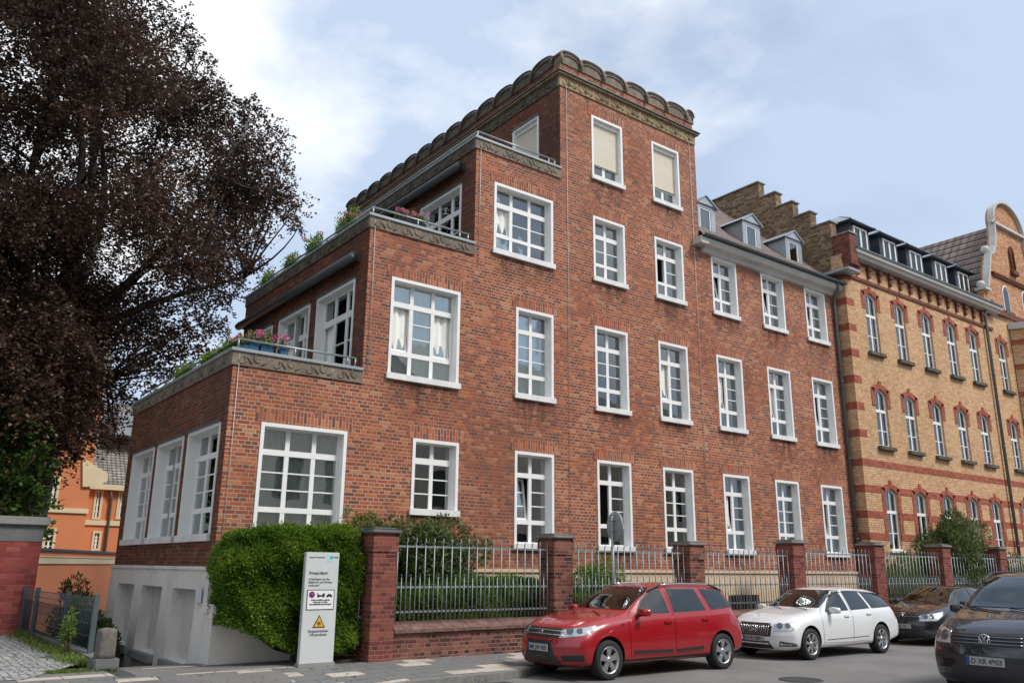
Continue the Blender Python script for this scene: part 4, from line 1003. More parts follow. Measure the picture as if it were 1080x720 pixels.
hedge('hedge', 'low loose yew hedge behind the first iron fence panel', (8.0, 12.4, 14.62, 15.3, .0, 1.45), 42000, .085, .022, L_YEWB, .3)
hedge('hedge', 'low yew hedge behind the second iron fence panel', (12.7, 15.2, 14.65, 15.3, .0, 1.15), 14000, .085, .022, L_YEWB, .35)
shrub('rhododendron', 'broad leafy rhododendron rising behind the gate pillar under the casement window', 'bush', (9.35, 15.05, 1.95), (1.55, .50, .72), 9000, .12, .042, L_RHODO, clumps=34, ground=.05)
shrub('shrub', 'thin upright shrub with bright leaf tips at the hedge top below the big window', 'bush', (7.75, 15.15, 2.35), (.55, .25, .45), 700, .09, .03, L_BAMB, clumps=10, ground=.05)
shrub('shrub', 'pale green shrub behind the road sign post and second fence panel', 'bush', (14.0, 14.95, 1.15), (1.15, .35, .85), 6500, .085, .03, L_YEWB, clumps=22, ground=.05)
shrub('shrub', 'tall yellow green bamboo like shrub behind the fence by the yellow building', 'bush', (27.2, 14.72, 1.25), (1.7, .28, 1.25), 7500, .17, .022, L_BAMB, clumps=30, upb=1.4, ground=.0)
shrub('rhododendron', 'large dark rounded rhododendron in front of the yellow building', 'bush', (30.9, 14.6, 1.95), (2.9, .72, 1.75), 21000, .15, .052, L_RHODO, clumps=48, ground=.0)
shrub('shrub', 'green shrub behind the fence at the far right edge', 'bush', (35.3, 14.6, 1.2), (1.6, .4, 1.1), 5000, .13, .045, L_RHODO, clumps=22, ground=.0)

# ---- information stele
st = thing('information_sign', 'tall white sign stele with printed notices in front of the hedge', 'sign', (6.47, 13.99, 0))
s_ = MB(); s_.bbox(-.31, .31, .0, .10, 0.02, 1.86, .006); s_.build('panel', plain('sign_white', (.58, .60, .60), .35, var=.03), st)
s_ = MB(); s_.box(-.33, .33, -.02, .12, -.02, .05); s_.build('foot', M_CONC, st)
def em(name, col): return plain(name, col, .5, var=.02)
M_INK = em('sign_grey_ink', (.12, .13, .14)); M_BLK = em('sign_black', (.02, .02, .02)); M_TEAL = em('sign_teal', (.02, .42, .45)); M_TEALL = em('sign_light_blue', (.40, .60, .68)); M_YW = em('sign_yellow', (.80, .42, .02)); M_RED = em('sign_red', (.50, .03, .03)); M_BLU = em('sign_blue', (.03, .06, .30)); M_SW = em('sign_face_white', (.78, .78, .78))
def text(body, size, x, z, y, mat, parent, align='LEFT', name='lettering', rot=(90, 0, 0), bold=0):
    cu = bpy.data.curves.new(name, 'FONT'); cu.body = body; cu.size = size; cu.align_x = align; cu.extrude = .0008; cu.offset = bold
    o = bpy.data.objects.new(name, cu); COL.objects.link(o); bpy.context.view_layer.update()
    me = bpy.data.meshes.new_from_object(o.evaluated_get(bpy.context.evaluated_depsgraph_get())); bpy.data.objects.remove(o)
    me.materials.clear(); me.materials.append(mat)
    o = bpy.data.objects.new(name, me); COL.objects.link(o); o.parent = parent; o.location = (x, y, z); o.rotation_euler = [R(a) for a in rot]
    return o
text('Augusta-Krankenhaus', .034, -.26, 1.765, -.003, M_INK, st, bold=.0008)
text('VKKD', .034, .20, 1.765, -.003, M_INK, st, bold=.001)
s_ = MB(); s_.box(.085, .185, -.0025, .001, 1.70, 1.80, 0); s_.box(.135, .185, -.004, .001, 1.75, 1.80, 1); s_.build('emblem', [M_TEALL, M_TEAL], st)
text('Privatgelände', .066, -.24, 1.49, -.003, M_INK, st, bold=.0022)
text('Unbefugten ist das\nBefahren und Parken\nverboten!', .052, -.24, 1.395, -.003, M_INK, st, bold=.0008)
s_ = MB(); s_.bbox(-.255, .255, -.006, .001, .90, 1.235, .004, 0); s_.bbox(-.242, .242, -.009, -.002, .913, 1.222, .002, 1); s_.build('notice_frame', [M_BLK, M_SW], st)
s_ = MB(); 
for r_, m_, y_ in ((.055, 0, -.011), (.043, 1, -.013)): s_.lathe([(0, 0), (r_, 0)], 24, 'y', (-.165, y_, 1.155), m_, False)
s_.tube([(-.197, -.0135, 1.187), (-.133, -.0135, 1.123)], .006, 6, 0); s_.tube([(-.133, -.0135, 1.187), (-.197, -.0135, 1.123)], .006, 6, 0)
s_.build('no_stopping_symbol', [M_RED, M_BLU], st)
s_ = MB()   # tow truck pictogram
s_.box(-.07, .07, -.011, -.009, 1.120, 1.145); s_.box(.03, .075, -.011, -.009, 1.145, 1.175); s_.tube([(-.02, -.011, 1.14), (-.075, -.011, 1.18)], .006, 5)
s_.box(.10, .215, -.011, -.009, 1.120, 1.140); s_.prism([(.115, 1.14), (.20, 1.14), (.185, 1.163), (.135, 1.163)], -.011, -.009, 'y')
for xw in (-.045, .05, .125, .19): s_.lathe([(0, 0), (.013, 0)], 12, 'y', (xw, -.012, 1.118), 0, False)
s_.build('tow_truck_symbol', M_BLK, st)
text('Widerrechtlich geparkte\nFahrzeuge werden\nkostenpflichtig abgeschleppt!', .035, 0, 1.055, -.012, M_BLK, st, 'CENTER', bold=.001)
s_ = MB(); s_.prism([(-.115, .615), (.115, .615), (0, .82)], -.005, .001, 'y', 0); s_.prism([(-.088, .63), (.088, .63), (0, .79)], -.008, -.004, 'y', 1)
for k in range(3):
    a = k*math.pi/3+math.pi/2; s_.tube([(.045*math.cos(a), -.009, .685+.045*math.sin(a)), (-.045*math.cos(a), -.009, .685-.045*math.sin(a))], .006, 5, 0)
s_.build('snow_warning_triangle', [M_BLK, M_YW], st)
text('Eingeschränkter\nWinterdienst', .058, 0, .54, -.003, M_INK, st, 'CENTER', bold=.001)

# ---- road sign seen from behind
rs = thing('road_sign', 'round traffic sign seen from behind on a grey post behind the red car', 'road sign', (12.72, 13.25, -.05))
s_ = MB(); s_.tube([(0, 0, 0), (0, 0, 2.78)], .032, 12); s_.tube([(0, 0, 2.775), (0, 0, 2.81)], [.036, .030], 12); s_.build('post', M_GALV, rs)
s_ = MB(); s_.lathe([(0, 0), (.30, 0), (.315, -.012), (.32, -.028), (.315, -.03), (.0, -.012)], 32, 'y'); d_ = s_.build('disc', plain('sign_back', (.33, .38, .38), .45, metal=.4), rs, (.055, 0, 2.55), R(78))
s_ = MB(); s_.lathe([(.0, -.035), (.30, -.035)], 32, 'y'); s_.build('sign_face', M_BLU, d_)
s_ = MB(); 
for z_ in (2.45, 2.66): s_.tube([(-.05, -.05, z_), (-.05, .05, z_), (.05, .07, z_), (.05, -.07, z_)], .012, 6, closed=True)
s_.build('clamp', M_GALV, rs)

# ---- left side: red block wall, mesh fence, bollard, weeds
t = thing('brick_gate_wall', 'red block wall with a grey concrete top at the left edge', 'wall', (0, 23.4, 0))
s_ = MB(); s_.box(-9, 3.48, 0, .45, -.05, 2.12); s_.build('blockwork', M_LEFTWALL, t)
s_ = MB(); s_.box(-9, 3.49, -.012, .47, 2.121, 2.50); s_.build('lintel_band', M_CONCD, t)
s_ = MB(); s_.bbox(-9.1, 3.60, -.10, .55, 2.501, 2.70, .02); s_.build('cap_slab', M_CONC, t)
t = thing('mesh_fence', 'dark wire mesh fence with four grey green posts beside the driveway', 'fence', (3.56, 17, .1), R(2.4))
ys = [17.06, 19.15, 22.0, 23.35]
for y in ys:
    s_ = MB(); s_.bbox(-.045, .045, y-17.03, y-16.97, 0, 1.0, .004); s_.build('post', M_GREYP, t)
b = NB('privacy_mesh'); tr_ = b.n('ShaderNodeBsdfTransparent'); df = b.n('ShaderNodeBsdfDiffuse'); df.inputs[0].default_value = (.035, .038, .042, 1)
mxs = b.n('ShaderNodeMixShader'); mxs.inputs[0].default_value = .42; b.l(tr_.outputs[0], mxs.inputs[1]); b.l(df.outputs[0], mxs.inputs[2]); b.l(mxs.outputs[0], b.o.inputs[0]); M_MESH = b.m
for a, b_ in zip(ys, ys[1:]):
    a -= 17; b_ -= 17; s_ = MB()
    for z_ in (.06, .27, .48, .69, .80, .92): s_.tube([(0, a+.03, z_), (0, b_-.03, z_)], .006, 5)
    k = int((b_-a)/.10)
    for i in range(k): 
        y = a+.05+i*(b_-a-.1)/k; s_.tube([(.008, y, .04), (.008, y, .69)], .0035, 4); s_.tube([(.008, y, .69), (.008, y+.10, .80), (.008, y+.05, .94)], .005, 4)
    s_.build('wire_panel', M_GREYP, t)
    s_ = MB(); s_.box(.012, .014, a+.03, b_-.03, .05, .70); s_.build('privacy_net', M_MESH, t)
t = thing('stone_bollard', 'weathered stone bollard on a square base at the driveway corner', 'bollard', (3.42, 15.35, 0), R(8))
bm = bmesh.new(); bmesh.ops.create_cube(bm, size=1); bmesh.ops.subdivide_edges(bm, edges=bm.edges[:], cuts=5, use_grid_fill=True)
for v in bm.verts:
    z = v.co.z+.5; tpr = .30-.04*z; r_ = max(abs(v.co.x), abs(v.co.y))*2
    v.co.x *= tpr; v.co.y *= tpr
    q = Vector((v.co.x, v.co.y, 0)); 
    if q.length > .15: q = q*(.15+(q.length-.15)*.35)/q.length
    v.co.x, v.co.y = q.x, q.y; v.co.z = z*.47-(.05*(q.length/.17)**4 if z > .95 else 0)+random.uniform(-.005, .005)
    v.co.x += random.uniform(-.006, .006); v.co.y += random.uniform(-.006, .006)
s_ = MB(); s_.bm(bm, 0, True, Matrix.Translation((0, 0, .16))); s_.build('shaft', M_BOLL, t)
s_ = MB(); s_.bbox(-.19, .19, -.17, .17, -.1, .17, .015); s_.build('base_block', M_CONCD, t)
# weeds along the kerb wall
n = 5200; y = rng.uniform(15.6, 23.2, n); x = 3.36-np.abs(rng.normal(size=n))*.10-.25*(rng.random(n)**3)-.0*y; cl = (np.sin(y*3.1)+np.sin(y*7.7+1))*.25+.6
kk = rng.random(n) < cl; P = np.stack([x, y, np.full(n, .0)], 1)[kk]; P[:, 2] += rng.random(len(P))*.06; D = rng.normal(size=P.shape)*.6; D[:, 2] = np.abs(D[:, 2])+.8
o = leaves('weeds', P, D, rng.uniform(.04, .12, len(P)), .022, L_GRASS); tag(o, 'low weeds and grass growing along the kerb of the cobbled yard', 'weeds', kind='stuff')
n = 1500; x = rng.uniform(2.6, 3.6, n); P = np.stack([x, 15.25+rng.normal(size=n)*.07, np.zeros(n)], 1); D = rng.normal(size=P.shape)*.6; D[:, 2] = np.abs(D[:, 2])+.4
o = leaves('weeds', P, D, .05, .018, L_GRASS); tag(o, 'short moss and weeds around the foot of the stone bollard', 'weeds', kind='stuff')
shrub('weed', 'tall upright green weed growing against the wire fence', 'plant', (3.22, 17.3, .42), (.16, .16, .42), 420, .10, .03, L_GRASS, clumps=12, stems=4, upb=.7, ground=.0)
shrub('shrub', 'reddish green shrub between the orange wall and the plaster base', 'bush', (4.35, 23.6, .35), (.55, .5, .95), 2600, .11, .035, leafmat('barberry', pal((.05, .07, .02), (.12, .13, .04), (.20, .09, .06))), clumps=18, upb=.8, ground=-1.1)
shrub('shrub', 'dark green bush behind the wire mesh fence', 'bush', (4.3, 20.6, -.05), (.45, 1.3, .75), 5000, .11, .04, L_RHODO, clumps=22, ground=-.9)
shrub('shrub', 'dark green ivy covered bush at the lower end of the wire fence', 'bush', (4.35, 22.6, .1), (.4, .7, .8), 3000, .11, .04, L_YEW, clumps=16, ground=-1.0)
# dip behind the fence
g = MB(); g.add([(3.66, 16.3, -.1), (4.4, 16.3, -.15), (4.4, 32, -1.36), (3.66, 32, -1.3)], [(0, 1, 2, 3)]); g.build('bank', M_SOIL, kind='structure')

# ---- orange wall and orange building
A_, B_ = Vector((1.9, 24.4, 0)), Vector((9.3, 40.2, 0)); d_ = (B_-A_); L_ = d_.length; ang = math.atan2(d_.y, d_.x)
t = thing('orange_garden_wall', 'orange rendered garden wall with a dark coping and a cream band', 'wall', (A_.x, A_.y, 0), ang)
s_ = MB(); s_.box(0, L_, 0, .3, -1.6, 1.99); s_.build('render', M_ORANGE, t)
s_ = MB(); s_.box(-.05, L_, -.06, .36, 1.991, 2.07); s_.build('coping', M_DARK, t)
s_ = MB(); s_.box(-.02, L_, -.04, .0, 1.60, 1.80); s_.box(-.02, L_, -.06, .0, 1.80, 1.84); s_.build('cream_band', M_ORTRIM, t)
ob = thing('orange_building', 'orange rendered house with cream trim and grey slate roof beyond the driveway', 'house')
Y1, Y2 = 46.0, 48.5
def pr(u0, v0, u1, v1, Y): a = at(u0, v1, Y); c_ = at(u1, v0, Y); return a.x, c_.x, a.z, c_.z
x0 = at(-230, 500, Y1).x; xc = at(97, 500, Y1).x; zt = at(60, 392, Y1).z; zc2 = at(120, 517, Y2).z; xr = at(220, 500, Y2).x
hl = [pr(51, 503, 61.5, 535, Y1), pr(46, 559, 57, 581, Y1), pr(14, 503, 26, 535, Y1), pr(-25, 503, -13, 535, Y1)]; hr = [pr(99, 519, 107, 545, Y2), pr(98, 562, 105, 578, Y2), pr(124, 519, 131, 545, Y2)]
s_ = MB(); wall_grid(s_, x0, xc, -1.5, zt, hl, lambda a, z: (a, Y1, z)); wall_grid(s_, xc, xr, -1.5, zc2, hr, lambda a, z: (a, Y2, z))
s_.add([(xc, Y1, -1.5), (xc, Y2+3, -1.5), (xc, Y2+3, zt), (xc, Y1, zt)], [(0, 1, 2, 3)]); s_.add([(x0, 58, -1.5), (xr, 58, -1.5), (xr, 58, zc2), (x0, 58, zc2)], [(0, 1, 2, 3)]); s_.build('wall', M_ORANGE, ob)
s_ = MB()
zb = at(80, 536, Y1).z; s_.box(x0, xc+.06, Y1-.08, Y1-.001, zb-.22, zb); zb = at(120, 549, Y2).z; s_.box(xc+.01, xr, Y2-.08, Y2-.001, zb-.25, zb)
zb = zc2; s_.box(xc+.01, xr, Y2-.35, Y2+.1, zb, zb+.28); s_.build('cream_string_course', M_ORTRIM, ob)
s_ = MB(); q = [at(u, v, Y1-.05) for u, v in ((87, 484), (91, 485), (102, 492), (113.5, 499), (113.5, 507), (101, 513), (87, 513))]
s_.prism([(p.x, p.z) for p in q], Y1-.12, Y1-.002, 'y'); s_.build('cream_gable_scroll', M_ORTRIM, ob)
for (a, b_, c_, d2), Y in [(h, Y1) for h in hl]+[(h, Y2) for h in hr]:
    s_ = MB(); f_ = .11
    s_.box(a-f_, a, Y-.05, Y+.12, c_-f_, d2+f_); s_.box(b_, b_+f_, Y-.05, Y+.12, c_-f_, d2+f_); s_.box(a, b_, Y-.05, Y+.12, d2, d2+f_); s_.box(a, b_, Y-.05, Y+.12, c_-f_, c_)
    root = s_.build('window', M_ORTRIM, ob)
    s_ = MB(); m_ = (a+b_)/2; s_.box(m_-.04, m_+.04, Y+.05, Y+.09, c_, d2)
    for k in (1, 2, 3): z = c_+(d2-c_)*k/4; s_.box(a, b_, Y+.055, Y+.085, z-.025, z+.025)
    s_.build('sash', M_WHITE, root); s_ = MB(); s_.box(a, b_, Y+.10, Y+.11, c_, d2); s_.build('glass', bpy.data.materials['dormer_pane'], root)
zr = at(118, 425, Y2+4).z
quad_uv('roof', M_SLATE, [[(xc, Y2-.35, zc2+.28), (xr, Y2-.35, zc2+.28), (xr, Y2+4, zr), (xc, Y2+4, zr)], [(x0, Y1-.3, zt), (xc+.3, Y1-.3, zt), (xc+.3, Y1+5, zt+6), (x0, Y1+5, zt+6)], [(xc+.3, Y1-.3, zt), (xc+.3, 57, zt), (xc+.3, Y1+5, zt+6)]], ob)
s_ = MB(); p_ = at(137, 449, Y2+1.5); s_.bbox(p_.x-.9, p_.x+.9, Y2+.6, Y2+3, p_.z-.7, p_.z+.6, .03); s_.build('roof_dormer', M_ZINC, ob)
s_ = MB(); p0 = at(115, 516, Y2-.2); p1 = at(118, 578, Y2-.15); s_.tube([(p0.x, Y2-.3, p0.z+.3), (p0.x+.2, Y2-.12, p0.z-.5), (p0.x+.2, Y2-.12, -1)], .07, 8); s_.build('downpipe', M_GUT, ob)

# ---- flowers and boxes on the terraces
def planter(name, label, p, size, rz, mbox, mflow, seed, box=True, pink=.35, h=.28):
    t = thing(name, label, 'flower box' if box else 'plant', p, rz, group='terrace flower boxes')
    w_, d_, hh = size
    s_ = MB(); s_.prism([(-d_*.4, 0), (d_*.4, 0), (d_*.5, hh), (-d_*.5, hh)], -w_/2, w_/2, 'x'); s_.build('planter', mbox, t)
    n = int(900*w_); P = np.stack([rng.uniform(-w_/2, w_/2, n), rng.normal(size=n)*d_*.35, hh+rng.random(n)**.7*h*(0.75+.4*np.sin(rng.uniform(0, 6, n)))], 1)
    D = rng.normal(size=(n, 3)); D[:, 2] += .8; leaves('leaves', P, D, .07, .035, L_BAMB if pink > .2 else L_YEWB, t)
    if mflow:
        nb = int(38*w_*(pink/.35)); C_ = np.stack([rng.uniform(-w_/2, w_/2, nb), rng.normal(size=nb)*d_*.5, hh+h*.45+rng.random(nb)*h*.75], 1)
        k = rng.integers(0, nb, nb*16); dd = unit(rng.normal(size=(nb*16, 3))); leaves('blossom', C_[k]+dd*.025, dd, .04, .04, mflow, t)
    return t
def onx(u, v, X, zz): p = atx(u, v, X); return (X, p.y, zz)
A_Z, B_Z = ZA+.135, ZB+.135
for i, (u0, u1, mf, lb) in enumerate([(262, 272.5, L_PINK, 'teal flower box of pink geraniums nearest the corner of the lowest terrace'), (275, 288, L_PINK, 'teal flower box of pink geraniums second from the corner of the lowest terrace'), (296, 302, L_PINK, 'short teal planter of pink flowers furthest right on the lowest terrace')]):
    a, b_ = at(u0, 368, 15.66).x, at(u1, 368, 15.66).x
    planter('flower_box', lb, ((a+b_)/2, 15.74, A_Z), (b_-a, .2, .18), 0, M_TEALBOX, mf, i, h=.22)
planter('flower_box', 'small pot of coral geraniums at the very corner of the lowest terrace', (5.28, 15.74, A_Z), (.2, .2, .12), 0, M_TEALBOX, L_CORAL, 4, h=.2)
for (u0, u1, lb) in [(430, 445, 'dark flower box with pink flowers at the corner of the middle terrace'), (446, 460, 'dark flower box with pink flowers right of its twin on the middle terrace')]:
    a, b_ = at(u0-10, 230, 15.66).x, at(u1-10, 230, 15.66).x
    planter('flower_box', lb, ((a+b_)/2, 15.76, B_Z), (b_-a, .2, .18), 0, M_BLACKBOX, L_PINK, i, h=.22)
for u, v, w_, pk, h_, lb in [(363, 240, 1.0, .35, .42, 'bushy pink flowering plant nearest the corner on the left edge of the middle terrace'), (328, 262, .8, .1, .38, 'leafy plant second along the left edge of the middle terrace'), (304, 279, .7, .08, .32, 'small leafy plant third along the left edge of the middle terrace'), (279, 297, .7, .05, .3, 'small leafy plant furthest back on the left edge of the middle terrace')]:
    p = atx(u, v+6, XB+.1); planter('flower_box', lb, (XB+.16, p.y, B_Z), (w_, .16, .14), R(90), M_BLACKBOX, L_PINK, 1, pink=pk*.5, h=h_)
for u, v, w_, lb in [(238, 368, .9, 'low green plants on the left edge of the lowest terrace nearest its corner'), (218, 383, .8, 'low green plants midway along the left edge of the lowest terrace'), (192, 398, 1.0, 'low green plants at the back of the left edge of the lowest terrace')]:
    p = atx(u, v, XA+.1); planter('flower_box', lb, (XA+.16, p.y, A_Z), (w_, .16, .10), R(90), M_BLACKBOX, L_PINK, 1, pink=.05, h=.2)
# blue waste bag standing inside the first floor window
p = at(469, 396, 15.98)
t = MB(); t.bbox(p.x-.16, p.x+.17, 15.86, 16.05, 5.62, 6.12, .05); t.bbox(p.x-.13, p.x+.12, 15.88, 16.03, 6.12, 6.25, .04)
o = t.build('waste_bin', M_BLUE); tag(o, 'bright blue bin behind the large first floor corner window', 'bin')

# ------------------------------------------------------------------ trees
def tube_tree(mb, p0, p1, r0, r1, bend=.25, n=6, seg=8):
    p0, p1 = Vector(p0), Vector(p1); d = p1-p0; L_ = d.length; off = Vector((random.uniform(-1, 1), random.uniform(-1, 1), random.uniform(-.2, .6)))*L_*bend*.3
    pts = [p0+d*(i/n)+off*math.sin(math.pi*i/n)+Vector((random.uniform(-1, 1),)*3)*L_*.006 for i in range(n+1)]
    mb.tube(pts, [r0+(r1-r0)*(i/n)**.8 for i in range(n+1)], seg); return pts
def inpoly(x, y, P):
    c = False; j = len(P)-1
    for i in range(len(P)):
        if (P[i][1] > y) != (P[j][1] > y) and x < (P[j][0]-P[i][0])*(y-P[i][1])/(P[j][1]-P[i][1])+P[i][0]: c = not c
        j = i
    return c
def tree(name, label, base, lobes, leaf, ln, wd, per, trunk_r, fork, grp=None, twl=.9, droop=.25, bark=None):
    """lobes: list of (centre, radius); each is fed by a limb; leaves sit along twigs inside it"""
    t = thing(name, label, 'tree', base, group=grp); B0 = Vector(base)
    mb = MB(); top = Vector((0, 0, fork))
    tube_tree(mb, (0, 0, -.2), top, trunk_r*1.25, trunk_r*.8, .1, 8, 14)
    main = [l for l in lobes if l[1] > 0]
    # limbs: a few big ones, lobes join the nearest limb point
    big = sorted(random.sample(range(len(lobes)), min(13, len(lobes))))
    nodes = [top]
    for i in big:
        c = Vector(lobes[i][0])-B0; pts = tube_tree(mb, top+Vector((random.uniform(-.3, .3), random.uniform(-.3, .3), random.uniform(-1.5, .5))), c, trunk_r*.42, .05, .5, 9, 8); nodes += pts[3:]
    for i, (c, r) in enumerate(lobes):
        if i in big: continue
        c = Vector(c)-B0; q = min(nodes, key=lambda p: (p-c).length+(2 if p.z > c.z else 0)); tube_tree(mb, q, c, .055, .015, .4, 5, 6)
    Ps = []; Ds = []; Rn = []
    for (c, r) in lobes:
        c = np.array(c)-np.array(base); nt_ = max(6, int(per*(r**2)/16)); sh = rng.random()
        a = unit(rng.normal(size=(nt_, 3))); a[:, 2] *= .75; org = c+a*r*(rng.random((nt_, 1))**.5)*.9
        dr = unit(a*.8+rng.normal(size=(nt_, 3))*.5+np.array([0, 0, -droop])); tl = twl*rng.uniform(.5, 1.2, nt_)*min(1, r)
        for q in range(16):
            s = (q+rng.random(nt_))/16; p = org+dr*(tl*s)[:, None]; p[:, 2] -= .25*tl*s**2
            p += rng.normal(size=p.shape)*.05; dd = unit(dr+rng.normal(size=p.shape)*.9); dd[:, 2] *= .6
            Ps.append(p); Ds.append(dd); Rn.append(np.clip(rng.random(nt_)*.6+sh*.4, 0, 1))
    P = np.concatenate(Ps); D = np.concatenate(Ds); rn = np.concatenate(Rn)
    mb.build('trunk', bark or M_BARK, t)
    leaves('crown', P, D, rng.uniform(.75, 1.25, len(P))*ln, wd, leaf, t, rn, up=np.array([0, 0, .9]))
    return t, len(P)
random.seed(11)
BY = 29.0
sil = [(-230, -130), (60, -130), (110, -50), (150, -5), (172, 25), (190, 50), (222, 85), (236, 105), (246, 125), (268, 135), (276, 165), (292, 185), (296, 212), (272, 228), (255, 252), (246, 280), (225, 300), (205, 330), (185, 350), (158, 375), (132, 405), (108, 425), (92, 445), (72, 455), (50, 470), (-230, 500)]
lobes = []
def lobe(u, v, Y, r): p = at(u, v, Y); lobes.append(((p.x, p.y, p.z), r))
tips = [(168, 12, .9), (185, 35, .7), (205, 62, .7), (222, 90, .7), (262, 112, .55), (250, 120, .7), (275, 140, .6), (292, 152, .6), (270, 170, .8), (296, 178, .55), (302, 205, .6), (309, 226, .45), (316, 238, .3), (290, 215, .8), (268, 240, .7), (262, 268, .55), (272, 282, .4), (258, 292, .35), (243, 300, .6), (228, 318, .6), (222, 336, .45), (205, 345, .6), (232, 345, .4), (188, 362, .7), (168, 378, .7), (205, 368, .45), (150, 395, .6), (180, 388, .4),
        (135, 420, .55), (118, 440, .5), (125, 462, .35), (100, 455, .5), (84, 468, .45), (66, 478, .5), (45, 490, .6), (90, 440, .7), (60, 455, .8), (30, 480, .8), (130, 385, .6), (112, 400, .7)]
tips += [(262, 195, .9), (250, 228, .9), (252, 165, 1.0), (238, 252, .9), (235, 205, 1.0), (278, 205, .8), (222, 235, 1.0), (228, 275, .9), (240, 145, .9), (212, 120, 1.0), (205, 180, 1.0)]
for u, v, r in tips: lobe(u, v, random.uniform(26.5, 30), r)
k = 0
while k < 232:
    u, v = random.uniform(-200, 296), random.uniform(-130, 470)
    if not inpoly(u, v, sil): continue
    r = random.uniform(.9, 1.5); mg = r*22
    if not (inpoly(u+mg, v, sil) and inpoly(u, v+mg*.8, sil)): continue
    # thinner patches where the photograph lets the sky through
    if math.hypot((u-45)/40, (v-135)/45) < 1 and random.random() < .35: continue
    if math.hypot((u-175)/45, (v-330)/45) < 1 and random.random() < .35: continue
    if math.hypot((u-12)/22, (v-190)/60) < 1 and random.random() < .5: continue
    lobe(u, v, random.uniform(24.2, 33), r); k += 1
bp = at(14, 560, BY)
T_, nl = tree('copper_beech', 'huge copper beech with dark reddish brown leaves left of the house', (bp.x, BY, 0), lobes, L_BEECH, .12, .08, 1250, .55, 8.5)
print('beech leaves', nl)
lobes2 = []
for u, v, r in [(8, 470, .9), (30, 455, .8), (18, 500, .9), (40, 500, .7), (5, 530, .9), (28, 530, .7), (45, 540, .5), (48, 560, .35), (-25, 500, 1.0), (-30, 540, 1.0), (10, 440, .8), (-20, 450, 1.0), (50, 520, .45), (52, 480, .45), (38, 565, .5), (10, 560, .8)]:
    p = at(u-15, v, random.uniform(25, 26.5)); lobes2.append(((p.x, p.y, p.z), r))
p = at(-5, 560, 25.8)
tree('maple_tree', 'small green leaved tree behind the red block wall', (p.x, 25.8, 0), lobes2, L_GREEN, .15, .11, 900, .14, 2.6, droop=.1, bark=M_TWIG)
random.seed(5)
lobes3 = []
for i in range(14): lobes3.append(((4.0+random.uniform(-1.2, 1.4), 28.5+random.uniform(-1, 2), 1.2+random.uniform(-.8, 1.0)), .6))

# houses across the street, behind the photographer: they show as reflections in glass and paint
M_OPP = [plain('opposite_render_%d' % i, c, .85) for i, c in enumerate(((.50, .44, .34), (.42, .36, .30), (.55, .52, .46), (.42, .37, .32)))]
xo = -16
for i, (w_, h_) in enumerate([(13, 12.5), (12, 14), (14, 11.5), (12, 13.5), (13, 12)]):
    t = thing('row_house', ['beige', 'taupe', 'white', 'grey brown', 'tan'][i]+' rendered row house across the street mirrored in the windows', 'house', (xo, -8, 0))
    s_ = MB(); hs_ = [(1.2+k*2.6, 2.5+k*2.6, 1.4+f_*3.3, 3.4+f_*3.3) for k in range(int((w_-1)/2.6)) for f_ in range(3)]
    wall_grid(s_, 0, w_, -.3, h_-2, hs_, lambda a, z: (a, 0, z)); s_.box(0, w_, .4, 9, -.3, h_-2.02); s_.build('wall', M_OPP[i % 4], t).rotation_euler.z = 0
    for o_ in list(t.children): o_.scale = (1, -1, 1)
    s_ = MB()
    for a, b_, c_, d2 in hs_: s_.box(a, b_, -.15, -.12, c_, d2)
    s_.build('window', M_DARK, t)
    s_ = MB(); s_.prism([(.35, h_-2), (-4.5, h_+1.5), (-9.3, h_-2)], 0, w_, 'x'); s_.build('roof', M_CLAD, t)
    xo += w_+.02

random.seed(21)
lb = []
for i in range(44):
    a = random.uniform(0, 6.28); q = random.random()**.5; zz = random.uniform(-1, 1)
    rr = math.sqrt(max(.05, 1-zz*zz))
    lb.append(((-10+6.2*rr*q*math.cos(a), 19.5+6.2*rr*q*math.sin(a), 9.5+5.5*zz), random.uniform(1.3, 1.9)))
tree('lime_tree', 'broad green lime tree left of the beech whose crown is mirrored in the side windows', (-10, 19.5, 0), lb, L_GREEN, .22, .17, 420, .3, 4.5)
# manholes, a patch and grit in the street
M_IRON = plain('cast_iron', (.06, .06, .06), .7, metal=.4, var=.3, scale=20, bump=.5)
for i, (x, y, lb_) in enumerate([(13.2, 9.2, 'round cast iron manhole cover in the street beside the red car'), (20.5, 8.0, 'round cast iron manhole cover in the street near the dark minivan')]):
    s_ = MB(); s_.lathe([(0, .006), (.30, .006), (.31, .010), (.36, .010), (.37, .003)], 32, 'z', (0, 0, 0)); o = s_.build('manhole_cover', M_IRON, None, (x, y, -.172)); tag(o, lb_, 'manhole')
s_ = MB(); s_.bbox(8.15, 8.85, 11.45, 11.85, -.20, -.176, .004); o = s_.build('gutter_drain', M_IRON); tag(o, 'rectangular iron gutter drain at the kerb in front of the red car', 'drain')
n = 700; x = rng.uniform(7.2, 34, n); y = np.where(x < 10.5, 12.0+(x-8)*.1, 12.95)+rng.normal(size=n)*.05-.06; cl = np.sin(x*4)+np.sin(x*9.1) > .4
P = np.stack([x, y, np.full(n, -.18)], 1)[cl]; D = rng.normal(size=P.shape)*.6; D[:, 2] = np.abs(D[:, 2])+.5
o = leaves('weeds', P, D, .07, .02, L_GRASS); tag(o, 'sparse weeds in the gutter along the kerb', 'weeds', kind='stuff')
n = 420; P = np.stack([rng.uniform(3, 24, n), rng.uniform(11.9, 14.1, n), np.zeros(n)], 1); P[:, 2] = -.06*(14.1-P[:, 1])/1.1+.004; D = rng.normal(size=P.shape); D[:, 2] = .05
